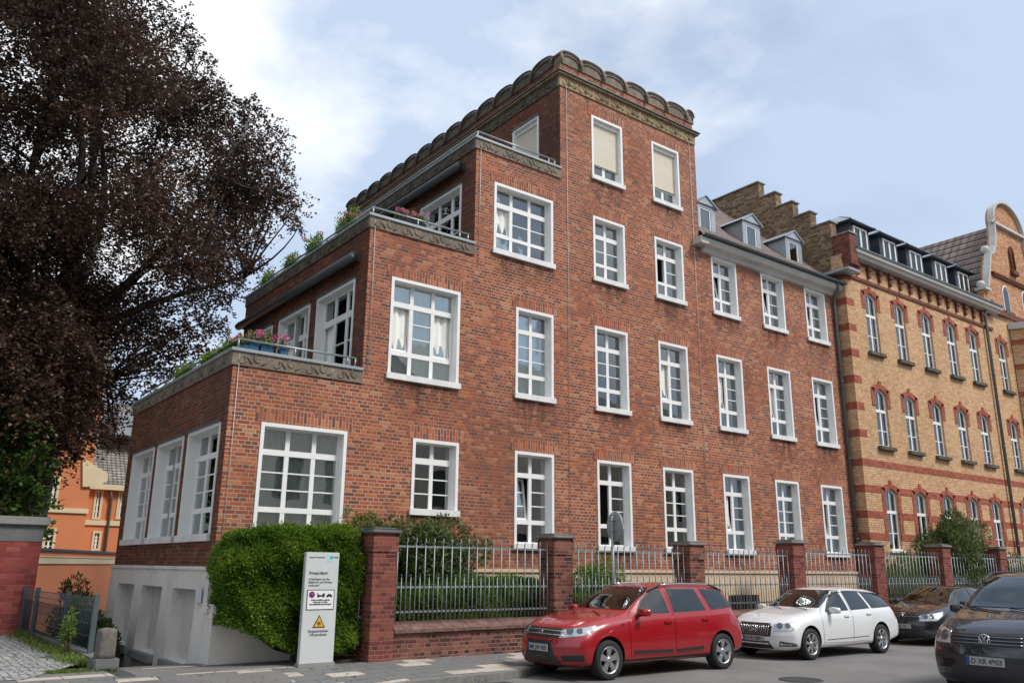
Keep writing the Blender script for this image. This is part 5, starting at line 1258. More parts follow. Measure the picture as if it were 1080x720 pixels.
kk = P[:, 1] > np.where(P[:, 0] < 10, 12.3, 13.2); o = leaves('leaf_litter', P[kk], D[kk], .05, .035, L_BEECH, up=np.array([0, 0, 3.0])); tag(o, 'scattered fallen leaves on the pavement', 'leaves', kind='stuff')

# ------------------------------------------------------------------ cars
def gsm(xs, ys, X, sg): 
    Y = np.interp(X, xs, ys); k = max(1, int(sg/(X[1]-X[0]))); w_ = np.exp(-.5*(np.arange(-3*k, 3*k+1)/k)**2); w_ /= w_.sum()
    return np.convolve(np.pad(Y, 3*k, mode='edge'), w_, 'valid')
def paint(name, col, metal=.0, rough=.32):
    b = NB(name); n = b.noise(900, 2)
    c = b.mixc(1, col, b.ramp(n, [(.3, .94), (.7, 1.06)]), 'MULTIPLY')
    dz = b.noise(3, 6, .7); rr = b.ramp(dz, [(.3, rough*.75), (.7, rough*1.2)])
    p = b.bsdf(c, rr, .5, metal, coat=1.0); p.inputs['Coat Roughness'].default_value = .04; return b.m
M_RUB = plain('tyre_rubber', (.018, .018, .019), .8, var=.15, scale=20)
M_ALU = plain('alloy_rim', (.50, .51, .52), .3, metal=.85, var=.05)
M_TRIM = plain('black_plastic', (.022, .022, .024), .55, var=.1)
M_CAV = plain('wheel_well', (.008, .008, .008), .95)
M_CHR = plain('chrome', (.75, .76, .77), .12, metal=1, var=.02)
M_CGL = glassmat('car_glass', (.50, .56, .54), .05)
M_CGD = glassmat('dark_car_glass', (.10, .12, .12), .05)
M_SEAT = plain('seat_cloth', (.045, .045, .05), .9, var=.15)
M_INT = plain('car_interior', (.05, .05, .052), .85, var=.1)
M_LENS = plain('lamp_lens', (.42, .44, .46), .22, metal=.4, var=.3, scale=14, coat=1)
M_LENSD = plain('lamp_reflector', (.10, .11, .12), .15, metal=.7, var=.3, scale=20, coat=1)
M_AMB = plain('indicator_amber', (.6, .2, .03), .2); M_TAIL = plain('tail_lamp', (.38, .015, .015), .12, coat=1)
M_PLATE = plain('number_plate', (.36, .36, .36), .5, var=.02); M_SEAM = plain('panel_gap', (.006, .006, .006), .9)
M_EU = plain('plate_blue', (.02, .05, .25), .5)

def car(name, label, sp_, loc, rz, plate):
    L_, Wd = sp_['L'], sp_['W']; t = thing(name, label, 'car', loc, rz)
    X = np.linspace(0, L_, 96); sg = .045
    f = {k: gsm(*zip(*sp_[k]), X, sg if k in ('top', 'wroof') else .06) for k in ('top', 'belt', 'wroof', 'wmax', 'bot')}
    W_ = Wd/2; hb = sp_.get('hw', .94)
    rings = []
    NR = 34
    for i, x in enumerate(X):
        zb, zl, zt = f['bot'][i], f['belt'][i], f['top'][i]; w_ = f['wmax'][i]*W_; wr = f['wroof'][i]*W_
        zl = min(zl, zt-.03); cab = max(0, min(1, (zt-zl-.05)/.3)); ze = zt-(.02+.055*cab)
        wb = w_*hb if cab > .2 else w_*(hb-.01); zm = zb+(zl-zb)*.52
        wr2 = wr if cab > .05 else min(wr, wb*.9)
        ctl = [(0, zb), (w_*.78, zb), (w_*.955, zb+.05), (w_*.985, zb+.16), (w_, zm), (w_*.995, zm+(zl-zm)*.45), (w_*.975, zl-.06), (wb, zl), (wb+(wr2-wb)*.5+.012*cab, zl+(ze-zl)*.5), (wr2, ze), (wr2*.86, ze+(zt-ze)*.62), (wr2*.5, zt-.006), (0, zt)]
        c = np.array(ctl); d = np.r_[0, np.cumsum(np.sqrt((np.diff(c, axis=0)**2).sum(1)))]
        # fixed parameter share per control so ring points line up between stations
        par = np.arange(len(c), dtype=float); tt = np.linspace(0, len(c)-1, NR)
        yy = np.interp(tt, par, c[:, 0]); zz = np.interp(tt, par, c[:, 1])
        ker = np.array([.2, .6, .2]); y2 = yy.copy(); z2 = zz.copy(); y2[1:-1] = np.convolve(yy, ker, 'valid'); z2[1:-1] = np.convolve(zz, ker, 'valid')
        rings.append(np.stack([y2, z2], 1))
    fr, re = sp_.get('fr', .34), sp_.get('rr', .20)
    leanf, leanr = sp_['leanf'], sp_['leanr']
    def deform(x, y, z):
        q = min(1, abs(y)/W_); ff = max(0, 1-x/.95)**1.4; rf = max(0, 1-(L_-x)/.75)**1.4
        x += fr*q**2.8*ff+np.interp(z, *zip(*leanf))*max(0, 1-x/.5)
        x -= re*q**3*rf+np.interp(z, *zip(*leanr))*max(0, 1-(L_-x)/.5)
        return (x, y, z)
    vs = []; fs = []; nr = NR*2-2
    def ringpts(i, ins):
        r = rings[i].copy(); cz = (r[0, 1]+r[-1, 1])/2
        r[:, 0] = np.maximum(0, r[:, 0]-ins*(r[:, 0] > .01)); r[:, 1] = r[:, 1]+np.clip(cz-r[:, 1], -ins, ins)
        return [(y, z) for y, z in r]+[(-y, z) for y, z in r[-2:0:-1]]
    st = [(0, .05, X[0]), (0, .02, X[0]+.010), (1, .004, X[0]+.035)]+[(i, 0, X[i]) for i in range(2, len(X)-2)]+[(len(X)-2, .004, X[-1]-.035), (len(X)-1, .02, X[-1]-.01), (len(X)-1, .05, X[-1])]
    for (i, ins, x) in st: vs += [deform(x, y, z) for y, z in ringpts(i, ins)]
    ns = len(st)
    for i in range(ns-1):
        for k in range(nr): fs.append((i*nr+k, i*nr+(k+1) % nr, (i+1)*nr+(k+1) % nr, (i+1)*nr+k))
    for (si, rev) in ((0, False), (ns-1, True)):      # caps as a lattice so that they can curve
        i, ins, x = st[si]; rp = ringpts(i, ins); nc = 10; rows_ = []
        for j in range(NR):
            y, z = rp[j]
            if j in (0, NR-1): rows_.append([si*nr+j]*(nc+1)); continue
            row = []
            for q in range(nc+1):
                yy = y*(1-2*q/nc)
                if q == 0: row.append(si*nr+j)
                elif q == nc: row.append(si*nr+(nr-j))
                else: vs.append(deform(x, yy, z)); row.append(len(vs)-1)
            rows_.append(row)
        for j in range(NR-1):
            for q in range(nc):
                fa = [rows_[j][q], rows_[j][q+1], rows_[j+1][q+1], rows_[j+1][q]]; fa = [a for n_, a in enumerate(fa) if a not in fa[:n_]]
                if len(fa) > 2: fs.append(tuple(fa[::-1] if rev else fa))
    me = bpy.data.meshes.new('body'); me.from_pydata(vs, [], fs)
    bm = bmesh.new(); bm.from_mesh(me); bmesh.ops.recalc_face_normals(bm, faces=bm.faces); bm.to_mesh(me)
    bvh = BVHTree.FromBMesh(bm); bm.free()
    me.materials.append(sp_['paint']); me.materials.append(M_CAV)
    body = bpy.data.objects.new('body', me); COL.objects.link(body)
    # wheel arches
    cut = MB(); ar = sp_['r']+.055
    for xw in sp_['wheels']:
        for s in (-1, 1):
            prof = [(0, s*(W_-.34)), (ar*.98, s*(W_-.34)), (ar, s*(W_+.2)), (0, s*(W_+.2))]
            cut.lathe(prof, 40, 'y', (xw, 0, sp_['r']+.012), 1)
    co = cut.build('cut', [sp_['paint'], M_CAV])
    md = body.modifiers.new('b', 'BOOLEAN'); md.object = co; md.solver = 'EXACT'; md.operation = 'DIFFERENCE'
    bpy.context.view_layer.update()
    me2 = bpy.data.meshes.new_from_object(body.evaluated_get(bpy.context.evaluated_depsgraph_get()))
    body.modifiers.clear(); body.data = me2; bpy.data.objects.remove(co); body.parent = t
    me2.materials.append(M_INT) if len(me2.materials) == 2 else None
    def boolean(mb_):
        co = mb_.build('cut', [sp_['paint'], M_CAV, M_INT]); co.parent = t; md = body.modifiers.new('b', 'BOOLEAN'); md.object = co; md.solver = 'EXACT'; md.operation = 'DIFFERENCE'
        bpy.context.view_layer.update(); n0_ = len(body.data.polygons); m_ = bpy.data.meshes.new_from_object(body.evaluated_get(bpy.context.evaluated_depsgraph_get()))
        body.modifiers.clear(); body.data = m_; bpy.data.objects.remove(co)
    cb_ = sp_['cabin']; zbelt_ = cb_['belt']; wlo, whi, zhi = W_*hb-.06, cb_['whi'], cb_['pts'][2][1]
    def wz(z): return wlo if z <= zbelt_ else wlo+(whi-wlo)*(z-zbelt_)/(zhi-zbelt_)
    cav = MB(); x0_, x1_ = cb_['pts'][0][0], cb_['pts'][-1][0]
    low = [(x0_, .42), (x0_, zbelt_-.02), (x0_, zbelt_), (x1_, zbelt_), (x1_, .42)]; up_ = [(x, z) for x, z in cb_['pts']]
    cav.prism([(x0_, .42), (x0_, zbelt_+.001), (x1_, zbelt_+.001), (x1_, .42)], -wlo, wlo, 'y', 2); boolean(cav)
    cav = MB(); n_ = len(up_); cav.add([(x, -wz(z), z) for x, z in up_]+[(x, wz(z), z) for x, z in up_], [tuple(range(n_))[::-1], tuple(range(n_, 2*n_))]+[(i, (i+1) % n_, (i+1) % n_+n_, i+n_) for i in range(n_)], 2); boolean(cav)
    sw_ = MB()
    for poly in sp_['windows']: sw_.prism(poly, -1.3, 1.3, 'y', 2)
    boolean(sw_)
    for fp in sp_['front']:
        if fp[0] in ('windscreen', 'rear_window'):
            sw_ = MB(); xa_, xb_ = (x0_-1.2, cb_['mid']) if fp[0] == 'windscreen' else (cb_['mid'], L_+.5)
            sw_.prism([(y, z) for _, y, z in fp[1]], xa_, xb_, 'x', 2); boolean(sw_)
    me2 = body.data
    # seats, dashboard, steering wheel
    for (sx, sy, sw2) in [(cb_['seat'], -.36, .24), (cb_['seat'], .36, .24), (cb_['seat']+.88, -.30, .30), (cb_['seat']+.88, .30, .30)]:
        m = MB(); zs_ = cb_['sz']; m.bbox(sx-.42, sx+.08, sy-sw2, sy+sw2, zs_-.14, zs_, .04)
        T_ = Matrix.Translation((sx, sy, zs_)) @ Matrix.Rotation(R(16), 4, 'Y'); m.bbox(-.02, .10, -sw2, sw2, -.05, .58, .04, T=T_); m.bbox(.0, .09, -.13, .13, .60, .78, .03, T=T_); m.build('seat', M_SEAT, t)
    m = MB(); m.bbox(x0_+.01, x0_+.42, -wlo+.03, wlo-.03, .70, zbelt_-.03, .05); ds_ = m.build('dashboard', M_INT, t)
    m = MB(); T_ = Matrix.Translation((x0_+.52, -.36, zbelt_-.02)) @ Matrix.Rotation(R(65), 4, 'Y'); m.tube([T_ @ Vector((.18*math.cos(a*math.pi/10), .18*math.sin(a*math.pi/10), 0)) for a in range(20)], .014, 6, closed=True); m.build('steering_wheel', M_TRIM, ds_)
    for p in me2.polygons: p.use_smooth = True
    bm = bmesh.new(); bm.from_mesh(me2)
    for e in bm.edges:
        if len(e.link_faces) == 2 and e.calc_face_angle(0) > R(32): e.smooth = False
    bm.to_mesh(me2); bm.free()
    def panel(pn, pts3, d, off, mat, parent=None, g=.06, rim=.006, hole=None):
        d = Vector(d).normalized(); e1 = d.cross(Vector((0, 0, 1))).normalized(); e2 = e1.cross(d).normalized()
        P2 = [Vector(((Vector(p)).dot(e1), (Vector(p)).dot(e2))) for p in pts3]
        ol = []
        for a, b_ in zip(P2, P2[1:]+P2[:1]):
            n = max(1, int((b_-a).length/g))
            ol += [a+(b_-a)*(i/n) for i in range(n)]
        # soften the corners of the outline
        n = len(ol); inner = []
        xs_ = [p.x for p in ol]; zs_ = [p.y for p in ol]; po = [(p.x, p.y) for p in ol]
        x = min(xs_)+g/2
        while x < max(xs_):
            z = min(zs_)+g/2
            while z < max(zs_):
                if inpoly(x, z, po) and min((Vector((x, z))-p).length for p in ol) > g*.35: inner.append(Vector((x, z)))
                z += g
            x += g
        eds = [(i, (i+1) % n) for i in range(n)]; ps_ = ol+inner; hps = []
        for hh in (hole or []):
            h2 = [Vector(((Vector(p)).dot(e1), (Vector(p)).dot(e2))) for p in hh]; hl2 = []
            for a, b_ in zip(h2, h2[1:]+h2[:1]):
                k_ = max(1, int((b_-a).length/g)); hl2 += [a+(b_-a)*(i/k_) for i in range(k_)]
            b0 = len(ps_); ps_ = ps_+hl2; eds += [(b0+i, b0+(i+1) % len(hl2)) for i in range(len(hl2))]; hps.append([(p.x, p.y) for p in hl2])
        V, E_, F_, *_ = delaunay_2d_cdt(ps_, eds, [list(range(n))], 1, 1e-5)
        if hps: F_ = [fc for fc in F_ if not any(inpoly(sum(V[i].x for i in fc)/len(fc), sum(V[i].y for i in fc)/len(fc), hp) for hp in hps)]
        out_v = []; idx = {}
        for i, p in enumerate(V):
            o_ = e1*p.x+e2*p.y; h = bvh.ray_cast(o_-d*6, d)
            if h[0] is None: continue
            nn = h[1] if h[1].dot(d) < 0 else -h[1]
            idx[i] = len(out_v); out_v.append(h[0]+nn*off)
        m = MB(); m.v = [tuple(v) for v in out_v]
        for fc in F_:
            if all(i in idx for i in fc): m.f.append(tuple(idx[i] for i in fc)); m.mi.append(0); m.sm.append(True)
        bmm = bmesh.new(); 
        bv = [bmm.verts.new(v) for v in m.v]
        for fc in m.f:
            try: bmm.faces.new([bv[i] for i in fc])
            except ValueError: pass
        bmesh.ops.recalc_face_normals(bmm, faces=bmm.faces)
        av = sum((f_.normal for f_ in bmm.faces), Vector())
        if av.dot(d) > 0: bmesh.ops.reverse_faces(bmm, faces=bmm.faces)
        be = [e for e in bmm.edges if e.is_boundary]
        r_ = bmesh.ops.extrude_edge_only(bmm, edges=be)
        for v in [x for x in r_['geom'] if isinstance(x, bmesh.types.BMVert)]: v.co += d*(rim+off)
        for f_ in bmm.faces: f_.smooth = True
        for e in bmm.edges:
            if len(e.link_faces) == 2 and e.calc_face_angle(0) > R(40): e.smooth = False
        mm = bpy.data.meshes.new(pn); bmm.to_mesh(mm); bmm.free(); mm.materials.append(mat)
        o = bpy.data.objects.new(pn, mm); COL.objects.link(o); o.parent = parent or t
        return o
    def mir(pts): return [(x, -y, z) for x, y, z in pts]
    def s2(poly, s): return [(x, s*W_, z) for x, z in poly]
    def grow(poly, a):
        cx = sum(p[0] for p in poly)/len(poly); cz = sum(p[1] for p in poly)/len(poly)
        o = []
        for i, p in enumerate(poly):
            p0, p1 = poly[i-1], poly[(i+1) % len(poly)]
            d0 = Vector((p[0]-p0[0], p[1]-p0[1])).normalized(); d1 = Vector((p1[0]-p[0], p1[1]-p[1])).normalized()
            n0 = Vector((d0.y, -d0.x)); n1 = Vector((d1.y, -d1.x)); n_ = (n0+n1); n_ = n_/max(.3, n_.length_squared)*2
            if n_.dot(Vector((p[0]-cx, p[1]-cz))) < 0: n_ = -n_
            o.append((p[0]+n_.x*a, p[1]+n_.y*a))
        return o
    for s in (-1, 1):
        dd = (0, -s, 0)
        doors = []
        for poly in sp_['doors']:
            dh = [s2(w_, s) for w_ in sp_['windows'] if inpoly(sum(p[0] for p in w_)/len(w_), sum(p[1] for p in w_)/len(w_), poly)]
            sm = panel('door_gap', s2(grow(poly, .007), s), dd, .0015, M_SEAM, g=.08, rim=.0, hole=[s2(grow(poly, -.02), s)])
            dr = panel('door', s2(poly, s), dd, .005, sp_['paint'], g=.07, hole=dh)
            sm.parent = dr; doors.append(dr)
        for (x, z) in sp_['handles']:
            h = bvh.ray_cast(Vector((x, s*3, z)), Vector((0, -s, 0)))[0]
            k = 0 if x < sp_['wheels'][0]+1.7 else min(1, len(doors)-1)
            m = MB(); m.bbox(x-.10, x+.10, h.y-.035, h.y+.035, z-.024, z+.026, .018); m.build('handle', sp_.get('handle', sp_['paint']), doors[k])
        for wi, poly in enumerate(sp_['windows']):
            k = doors[0] if wi == 0 else (doors[-1] if wi == 1 and len(doors) > 1 else t)
            panel('window_surround', s2(grow(poly, .022), s), dd, .0065, M_TRIM, k, .07, hole=[s2(grow(poly, -.004), s)])
            panel('window', s2(poly, s), dd, .010, sp_.get('glass', M_CGL), k, .07)
        for pn, pts3, d3, off, mat in sp_['side_extra']:
            q = [(x, s*abs(y), z) for x, y, z in pts3]; panel(pn, q, (d3[0], -s*abs(d3[1]), d3[2]), off, mat, g=.045)
        # headlight with reflectors behind the lens
        hl_ = sp_['headlight']; q = [(x, s*y, z) for x, y, z in hl_]
        hb_ = panel('headlight', q, (.8, -s*.6, 0), .006, M_LENS, g=.035)
        cx = sum(p[0] for p in hl_)/len(hl_); cy = sum(p[1] for p in hl_)/len(hl_); cz = sum(p[2] for p in hl_)/len(hl_)
        for dy, rr_ in sp_.get('lamps', ((-.09, .055), (.05, .05))):
            o_ = Vector((0, s*(cy+dy), cz)); h = bvh.ray_cast(o_-Vector((3, 0, 0)), Vector((1, 0, 0)))
            if h[0] is None: continue
            m = MB(); nrm = h[1] if h[1].x < 0 else -h[1]; mt = Matrix.Translation(h[0]+nrm*.009) @ nrm.to_track_quat('Z', 'Y').to_matrix().to_4x4()
            m.lathe([(rr_*1.15, 0), (rr_, .006), (rr_*.85, .002), (rr_*.5, .001), (0, .008)], 20, 'z', T=mt); m.build('lamp', M_LENSD, hb_)
        # mirror
        mx_, mz_ = sp_['mirror']; h = bvh.ray_cast(Vector((mx_, s*3, mz_)), Vector((0, -s, 0)))[0]
        m = MB(); y0 = h.y
        bm = bmesh.new(); bmesh.ops.create_uvsphere(bm, u_segments=16, v_segments=10, radius=1)
        for v in bm.verts: q_ = max(abs(v.co.x), abs(v.co.y), abs(v.co.z))**.6; v.co = v.co/q_; v.co = Vector((v.co.x*.075*(1 if v.co.x < 0 else .4), v.co.y*.115+v.co.x*.02*s, v.co.z*.068*(1-.1*s*v.co.y)))
        m.bm(bm, 0, True, Matrix.Translation((mx_+.02, y0+s*.155, mz_+.055))); mo = m.build('mirror', sp_.get('mirrorpaint', sp_['paint']), t)
        m = MB(); m.tube([(mx_, y0-s*.01, mz_), (mx_+.01, y0+s*.08, mz_+.01)], [.03, .028], 8); m.build('mirror_foot', M_TRIM, mo)
        # wheels
        for xw in sp_['wheels']:
            r = sp_['r']; w = thing('wheel', '', ''); del w['label']; del w['category']; w.parent = t; w.location = (xw, s*(W_-.115), r)
            m = MB(); prof = [(r*.66, -.10), (r*.72, -.108), (r*.90, -.112), (r*.975, -.095), (r, -.06), (r, .06), (r*.975, .095), (r*.90, .105), (r*.66, .10)]
            m.lathe(prof, 44, 'y'); m.build('tyre', M_RUB, w)
            m = MB(); o_ = s
            m.lathe([(r*.66, o_*.098), (r*.685, o_*.106), (r*.66, o_*.104), (r*.61, o_*.092), (r*.60, -o_*.06)], 44, 'y', mi=0)
            m.lathe([(r*.60, o_*.0), (0, o_*.0)], 30, 'y', mi=1)
            ns_ = sp_['spokes']
            for k in range(ns_):
                a = 2*math.pi*(k+.25)/ns_; ca, sa = math.cos(a), math.sin(a); wd_ = sp_['spw']
                pr_ = []
                for (rr_, hw, yy) in ((.04, wd_*.75, .075), (r*.35, wd_*.8, .088), (r*.62, wd_*1.25, .095)):
                    for sg_ in (-1, 1): pr_.append((ca*rr_-sa*hw*sg_, o_*yy, sa*rr_+ca*hw*sg_))
                    for sg_ in (-1, 1): pr_.append((ca*rr_-sa*hw*sg_, o_*(yy-.035), sa*rr_+ca*hw*sg_))
                m.add(pr_, [(0, 1, 5, 4), (4, 5, 9, 8), (0, 4, 6, 2), (4, 8, 10, 6), (1, 3, 7, 5), (5, 7, 11, 9), (2, 6, 7, 3), (6, 10, 11, 7)], 0)
            m.lathe([(0, o_*.094), (.032, o_*.094), (.055, o_*.082), (.055, o_*.04)], 20, 'y', mi=0)
            m.build('rim', [M_ALU, M_CAV], w)
    for pn, pts3, d3, off, mat in sp_['front']: panel(pn, pts3, d3, off, mat, g=.05)
    # number plate
    for (xs_, dx, z_) in ((-3, 1, sp_['platez']), (L_+3, -1, sp_['rplatez'])):
        h = bvh.ray_cast(Vector((xs_, 0, z_)), Vector((dx, 0, 0)))[0]; xx = h.x-dx*.012
        m = MB(); m.box(xx-.006, xx+.006, -.26, .26, z_-.056, z_+.056, 0); m.box(xx-dx*.0075-.001, xx-dx*.0075+.001, (dx*.215 if dx > 0 else .215), .258, z_-.052, z_+.052, 1) if dx > 0 else m.box(xx+.0065, xx+.0085, -.258, -.215, z_-.052, z_+.052, 1)
        po_ = m.build('number_plate', [M_PLATE, M_EU], t)
        text(plate, .092, xx-dx*.0085, z_-.033, (.19 if dx > 0 else -.19), M_BLK, po_, name='plate_number', rot=(90, 0, -90 if dx > 0 else 90), bold=.001)
        tx = po_.children[0]; tx.location = (xx-dx*.0088, .195 if dx > 0 else -.195, z_-.033)
    for fn in sp_.get('custom', ()): fn(t, bvh, sp_)
    return t

def rails(t, bvh, sp_, x0, x1, yw, mat, h=.05, r_=.013, body=False):
    for s in (-1, 1):
        pts = []
        for i in range(13):
            x = x0+(x1-x0)*i/12; hh = bvh.ray_cast(Vector((x, s*yw, 3)), Vector((0, 0, -1)))[0]; k = min(1, min(i, 12-i)/2.0)
            pts.append((x, s*yw, hh.z+.006+h*k))
        m = MB(); m.tube(pts[2:-2], r_, 8, 0); m.tube(pts[:3], r_*1.25, 8, 1); m.tube(pts[-3:], r_*1.25, 8, 1); m.build('roof_rail', [mat, M_TRIM], t)
def wipers(t, bvh, xb, zb):
    m = MB()
    for y0, y1 in ((-.55, -.02), (.05, .58)):
        pts = []
        for i in range(7):
            y = y0+(y1-y0)*i/6; z = zb+.015+.05*(i/6); h = bvh.ray_cast(Vector((-3, y, z)), Vector((1, 0, 0)))[0]
            pts.append((h.x-.02, y, h.z+.01))
        m.tube(pts, .008, 6)
    m.build('wiper', M_TRIM, t)
def disc_badge(t, bvh, z, r_, fn, y=0, bmat=None):
    h = bvh.ray_cast(Vector((-3, y, z)), Vector((1, 0, 0))); x = h[0].x-.012
    m = MB(); T = Matrix.Translation((x, y, z)) @ Matrix.Rotation(R(-90), 4, 'Z')   # local x -> car y, local y -> -x
    fn(m, r_, T); m.build('emblem', [M_CHR, bmat or M_BLK], t)

# red estate ------------------------------------------------------
P_RED = paint('red_paint', (.33, .003, .009))
def red_extra(t, bvh, sp_):
    rails(t, bvh, sp_, 2.02, 4.05, .60, M_CHR, .055, .015); wipers(t, bvh, 1.35, .985)
    def bd(m, r_, T):
        m.tube([T @ Vector(p) for p in ((-.05, -.005, 0), (0, -.005, .035), (.05, -.005, 0), (0, -.005, -.035))], .009, 6, 0, closed=True)
    disc_badge(t, bvh, .745, .06, bd)
    for s in (-1, 1):
        h = bvh.ray_cast(Vector((1.18, s*3, .86)), Vector((0, -s, 0)))[0]; m = MB(); m.bbox(1.14, 1.21, h.y-.004, h.y+.004, .845, .875, .003); m.build('indicator', M_CHR, t)
    for z0 in (.705, .765):
        pts = []
        for i in range(13):
            y = -.50+i/12; h = bvh.ray_cast(Vector((-3, y, z0+.012*math.cos(y*3))), Vector((1, 0, 0)))[0]; pts.append((h.x-.012, y, h.z))
        m = MB(); m.tube(pts, .010, 6); m.build('grille_bar', M_CHR, t)
red = dict(L=4.50, W=1.73, r=.315, wheels=(.84, 3.745), spokes=5, spw=.052, paint=P_RED, fr=.36, rr=.16,
    top=[(0, .80), (.12, .855), (.5, .95), (1.0, 1.02), (1.28, 1.05), (1.42, 1.10), (1.75, 1.32), (2.08, 1.475), (2.3, 1.515), (2.9, 1.535), (3.6, 1.525), (4.05, 1.485), (4.22, 1.43), (4.36, 1.15), (4.45, .98), (4.5, .93)],
    belt=[(0, .70), (.3, .80), (.8, .90), (1.3, .955), (2.4, .985), (3.4, 1.01), (4.1, 1.05), (4.5, .95)],
    wroof=[(0, .80), (1.25, .80), (1.5, .77), (2.05, .70), (2.6, .705), (3.8, .70), (4.15, .68), (4.4, .74), (4.5, .8)],
    wmax=[(0, .97), (.3, .985), (.84, 1.0), (1.3, .985), (2.2, .985), (3.3, .985), (3.75, 1.0), (4.2, .97), (4.5, .95)],
    bot=[(0, .22), (.3, .20), (.9, .20), (3.7, .21), (4.2, .25), (4.5, .30)],
    leanf=[(.2, .07), (.35, .0), (.55, .0), (.66, .03), (.80, .12)], leanr=[(.25, .08), (.4, .0), (.62, .0), (.75, .06), (.95, .11)],
    doors=[[(1.36, .36), (2.42, .34), (2.44, .98), (2.36, 1.455), (2.12, 1.445), (1.72, 1.22), (1.42, 1.02), (1.33, .9)], [(2.47, .34), (3.22, .36), (3.36, .52), (3.44, .80), (3.46, 1.0), (3.30, 1.45), (2.42, 1.462), (2.48, .98)]],
    windows=[[(1.60, 1.03), (2.36, 1.045), (2.31, 1.405), (2.13, 1.405), (1.80, 1.22)], [(2.52, 1.045), (3.34, 1.065), (3.22, 1.405), (2.49, 1.415)], [(3.53, 1.075), (4.12, 1.11), (3.95, 1.385), (3.40, 1.405)]],
    handles=[(2.28, .865), (3.28, .885)], mirror=(1.60, 1.00),
    side_extra=[('side_moulding', [(1.42, .9, .385), (2.40, .9, .365), (2.40, .9, .42), (1.42, .9, .44)], (0, 1, 0), .012, M_TRIM), ('side_moulding', [(2.49, .9, .365), (3.20, .9, .385), (3.22, .9, .44), (2.49, .9, .42)], (0, 1, 0), .012, M_TRIM),
                ('sill', [(1.22, .9, .21), (3.35, .9, .21), (3.38, .9, .31), (1.20, .9, .30)], (0, 1, 0), .004, M_TRIM),
                ('tail_light', [(4.30, .85, .80), (4.45, .7, .80), (4.42, .7, 1.10), (4.20, .85, 1.10)], (-.6, .8, 0), .006, M_TAIL)],
    headlight=[(.10, .44, .665), (.14, .46, .79), (.40, .74, .835), (.58, .80, .865), (.55, .80, .80), (.36, .76, .71)], lamps=((-.10, .055), (.03, .045)),
    front=[('grille', [(0, -.42, .66), (0, .42, .66), (0, .46, .79), (0, .40, .815), (0, -.40, .815), (0, -.46, .79)], (1, 0, 0), .003, M_TRIM),
           ('lower_grille', [(0, -.50, .27), (0, .50, .27), (0, .36, .42), (0, .30, .62), (0, -.30, .62), (0, -.36, .42)], (1, 0, 0), .003, M_TRIM),
           ('bumper_lip', [(0, -.72, .205), (0, .72, .205), (0, .72, .25), (0, -.72, .25)], (1, 0, 0), .006, M_TRIM),
           ('fog_lamp', [(.2, -.44, .31), (.4, -.76, .32), (.4, -.76, .42), (.2, -.42, .40)], (.85, .5, 0), .004, M_TRIM), ('fog_lamp', [(.2, .44, .31), (.4, .76, .32), (.4, .76, .42), (.2, .42, .40)], (.85, -.5, 0), .004, M_TRIM),
           ('windscreen', [(0, -.64, 1.09), (0, .64, 1.09), (0, .56, 1.455), (0, -.56, 1.455)], (1, 0, 0), .006, M_CGL),
           ('rear_window', [(4, -.54, 1.12), (4, .54, 1.12), (4, .50, 1.42), (4, -.50, 1.42)], (-1, 0, 0), .006, M_CGL)],
    cabin=dict(belt=.96, whi=.54, mid=2.9, seat=2.35, sz=.62, pts=[(1.42, .96), (1.50, 1.06), (2.16, 1.455), (3.95, 1.445), (4.24, .96)]), platez=.50, rplatez=.70, custom=(red_extra,))
# white estate ----------------------------------------------------
P_WH = paint('white_paint_car', (.72, .73, .73), rough=.35)
def white_extra(t, bvh, sp_):
    rails(t, bvh, sp_, 1.95, 4.15, .60, M_CHR, .03, .012); wipers(t, bvh, 1.35, .965)
    m = MB()
    for k in range(15):
        y = -.35+k*.05; pts = []
        for i in range(4):
            z0 = .50+.20*i/3; h = bvh.ray_cast(Vector((-3, y, z0)), Vector((1, 0, 0)))[0]; pts.append((h.x-.012, y, z0))
        m.tube(pts, .0055, 6)
    m.build('grille_slats', M_CHR, t)
    def star(m, r_, T):
        m.tube([T @ Vector((r_*math.cos(a*math.pi/12), 0, r_*math.sin(a*math.pi/12))) for a in range(24)], .006, 6, 0, closed=True)
        for a in (90, 210, 330): m.tube([T @ Vector((0, 0, 0)), T @ Vector((r_*math.cos(R(a)), 0, r_*math.sin(R(a))))], [.010, .003], 6, 0)
    disc_badge(t, bvh, .61, .085, star)
    m = MB(); h = bvh.ray_cast(Vector((.22, 0, 3)), Vector((0, 0, -1)))[0]; m.tube([(h.x, 0, h.z), (h.x, 0, h.z+.05)], .006, 6); m.tube([(h.x, .03*math.cos(a*math.pi/8), h.z+.075+.03*math.sin(a*math.pi/8)) for a in range(16)], .005, 5, closed=True); m.build('bonnet_ornament', M_CHR, t)
    pts = []
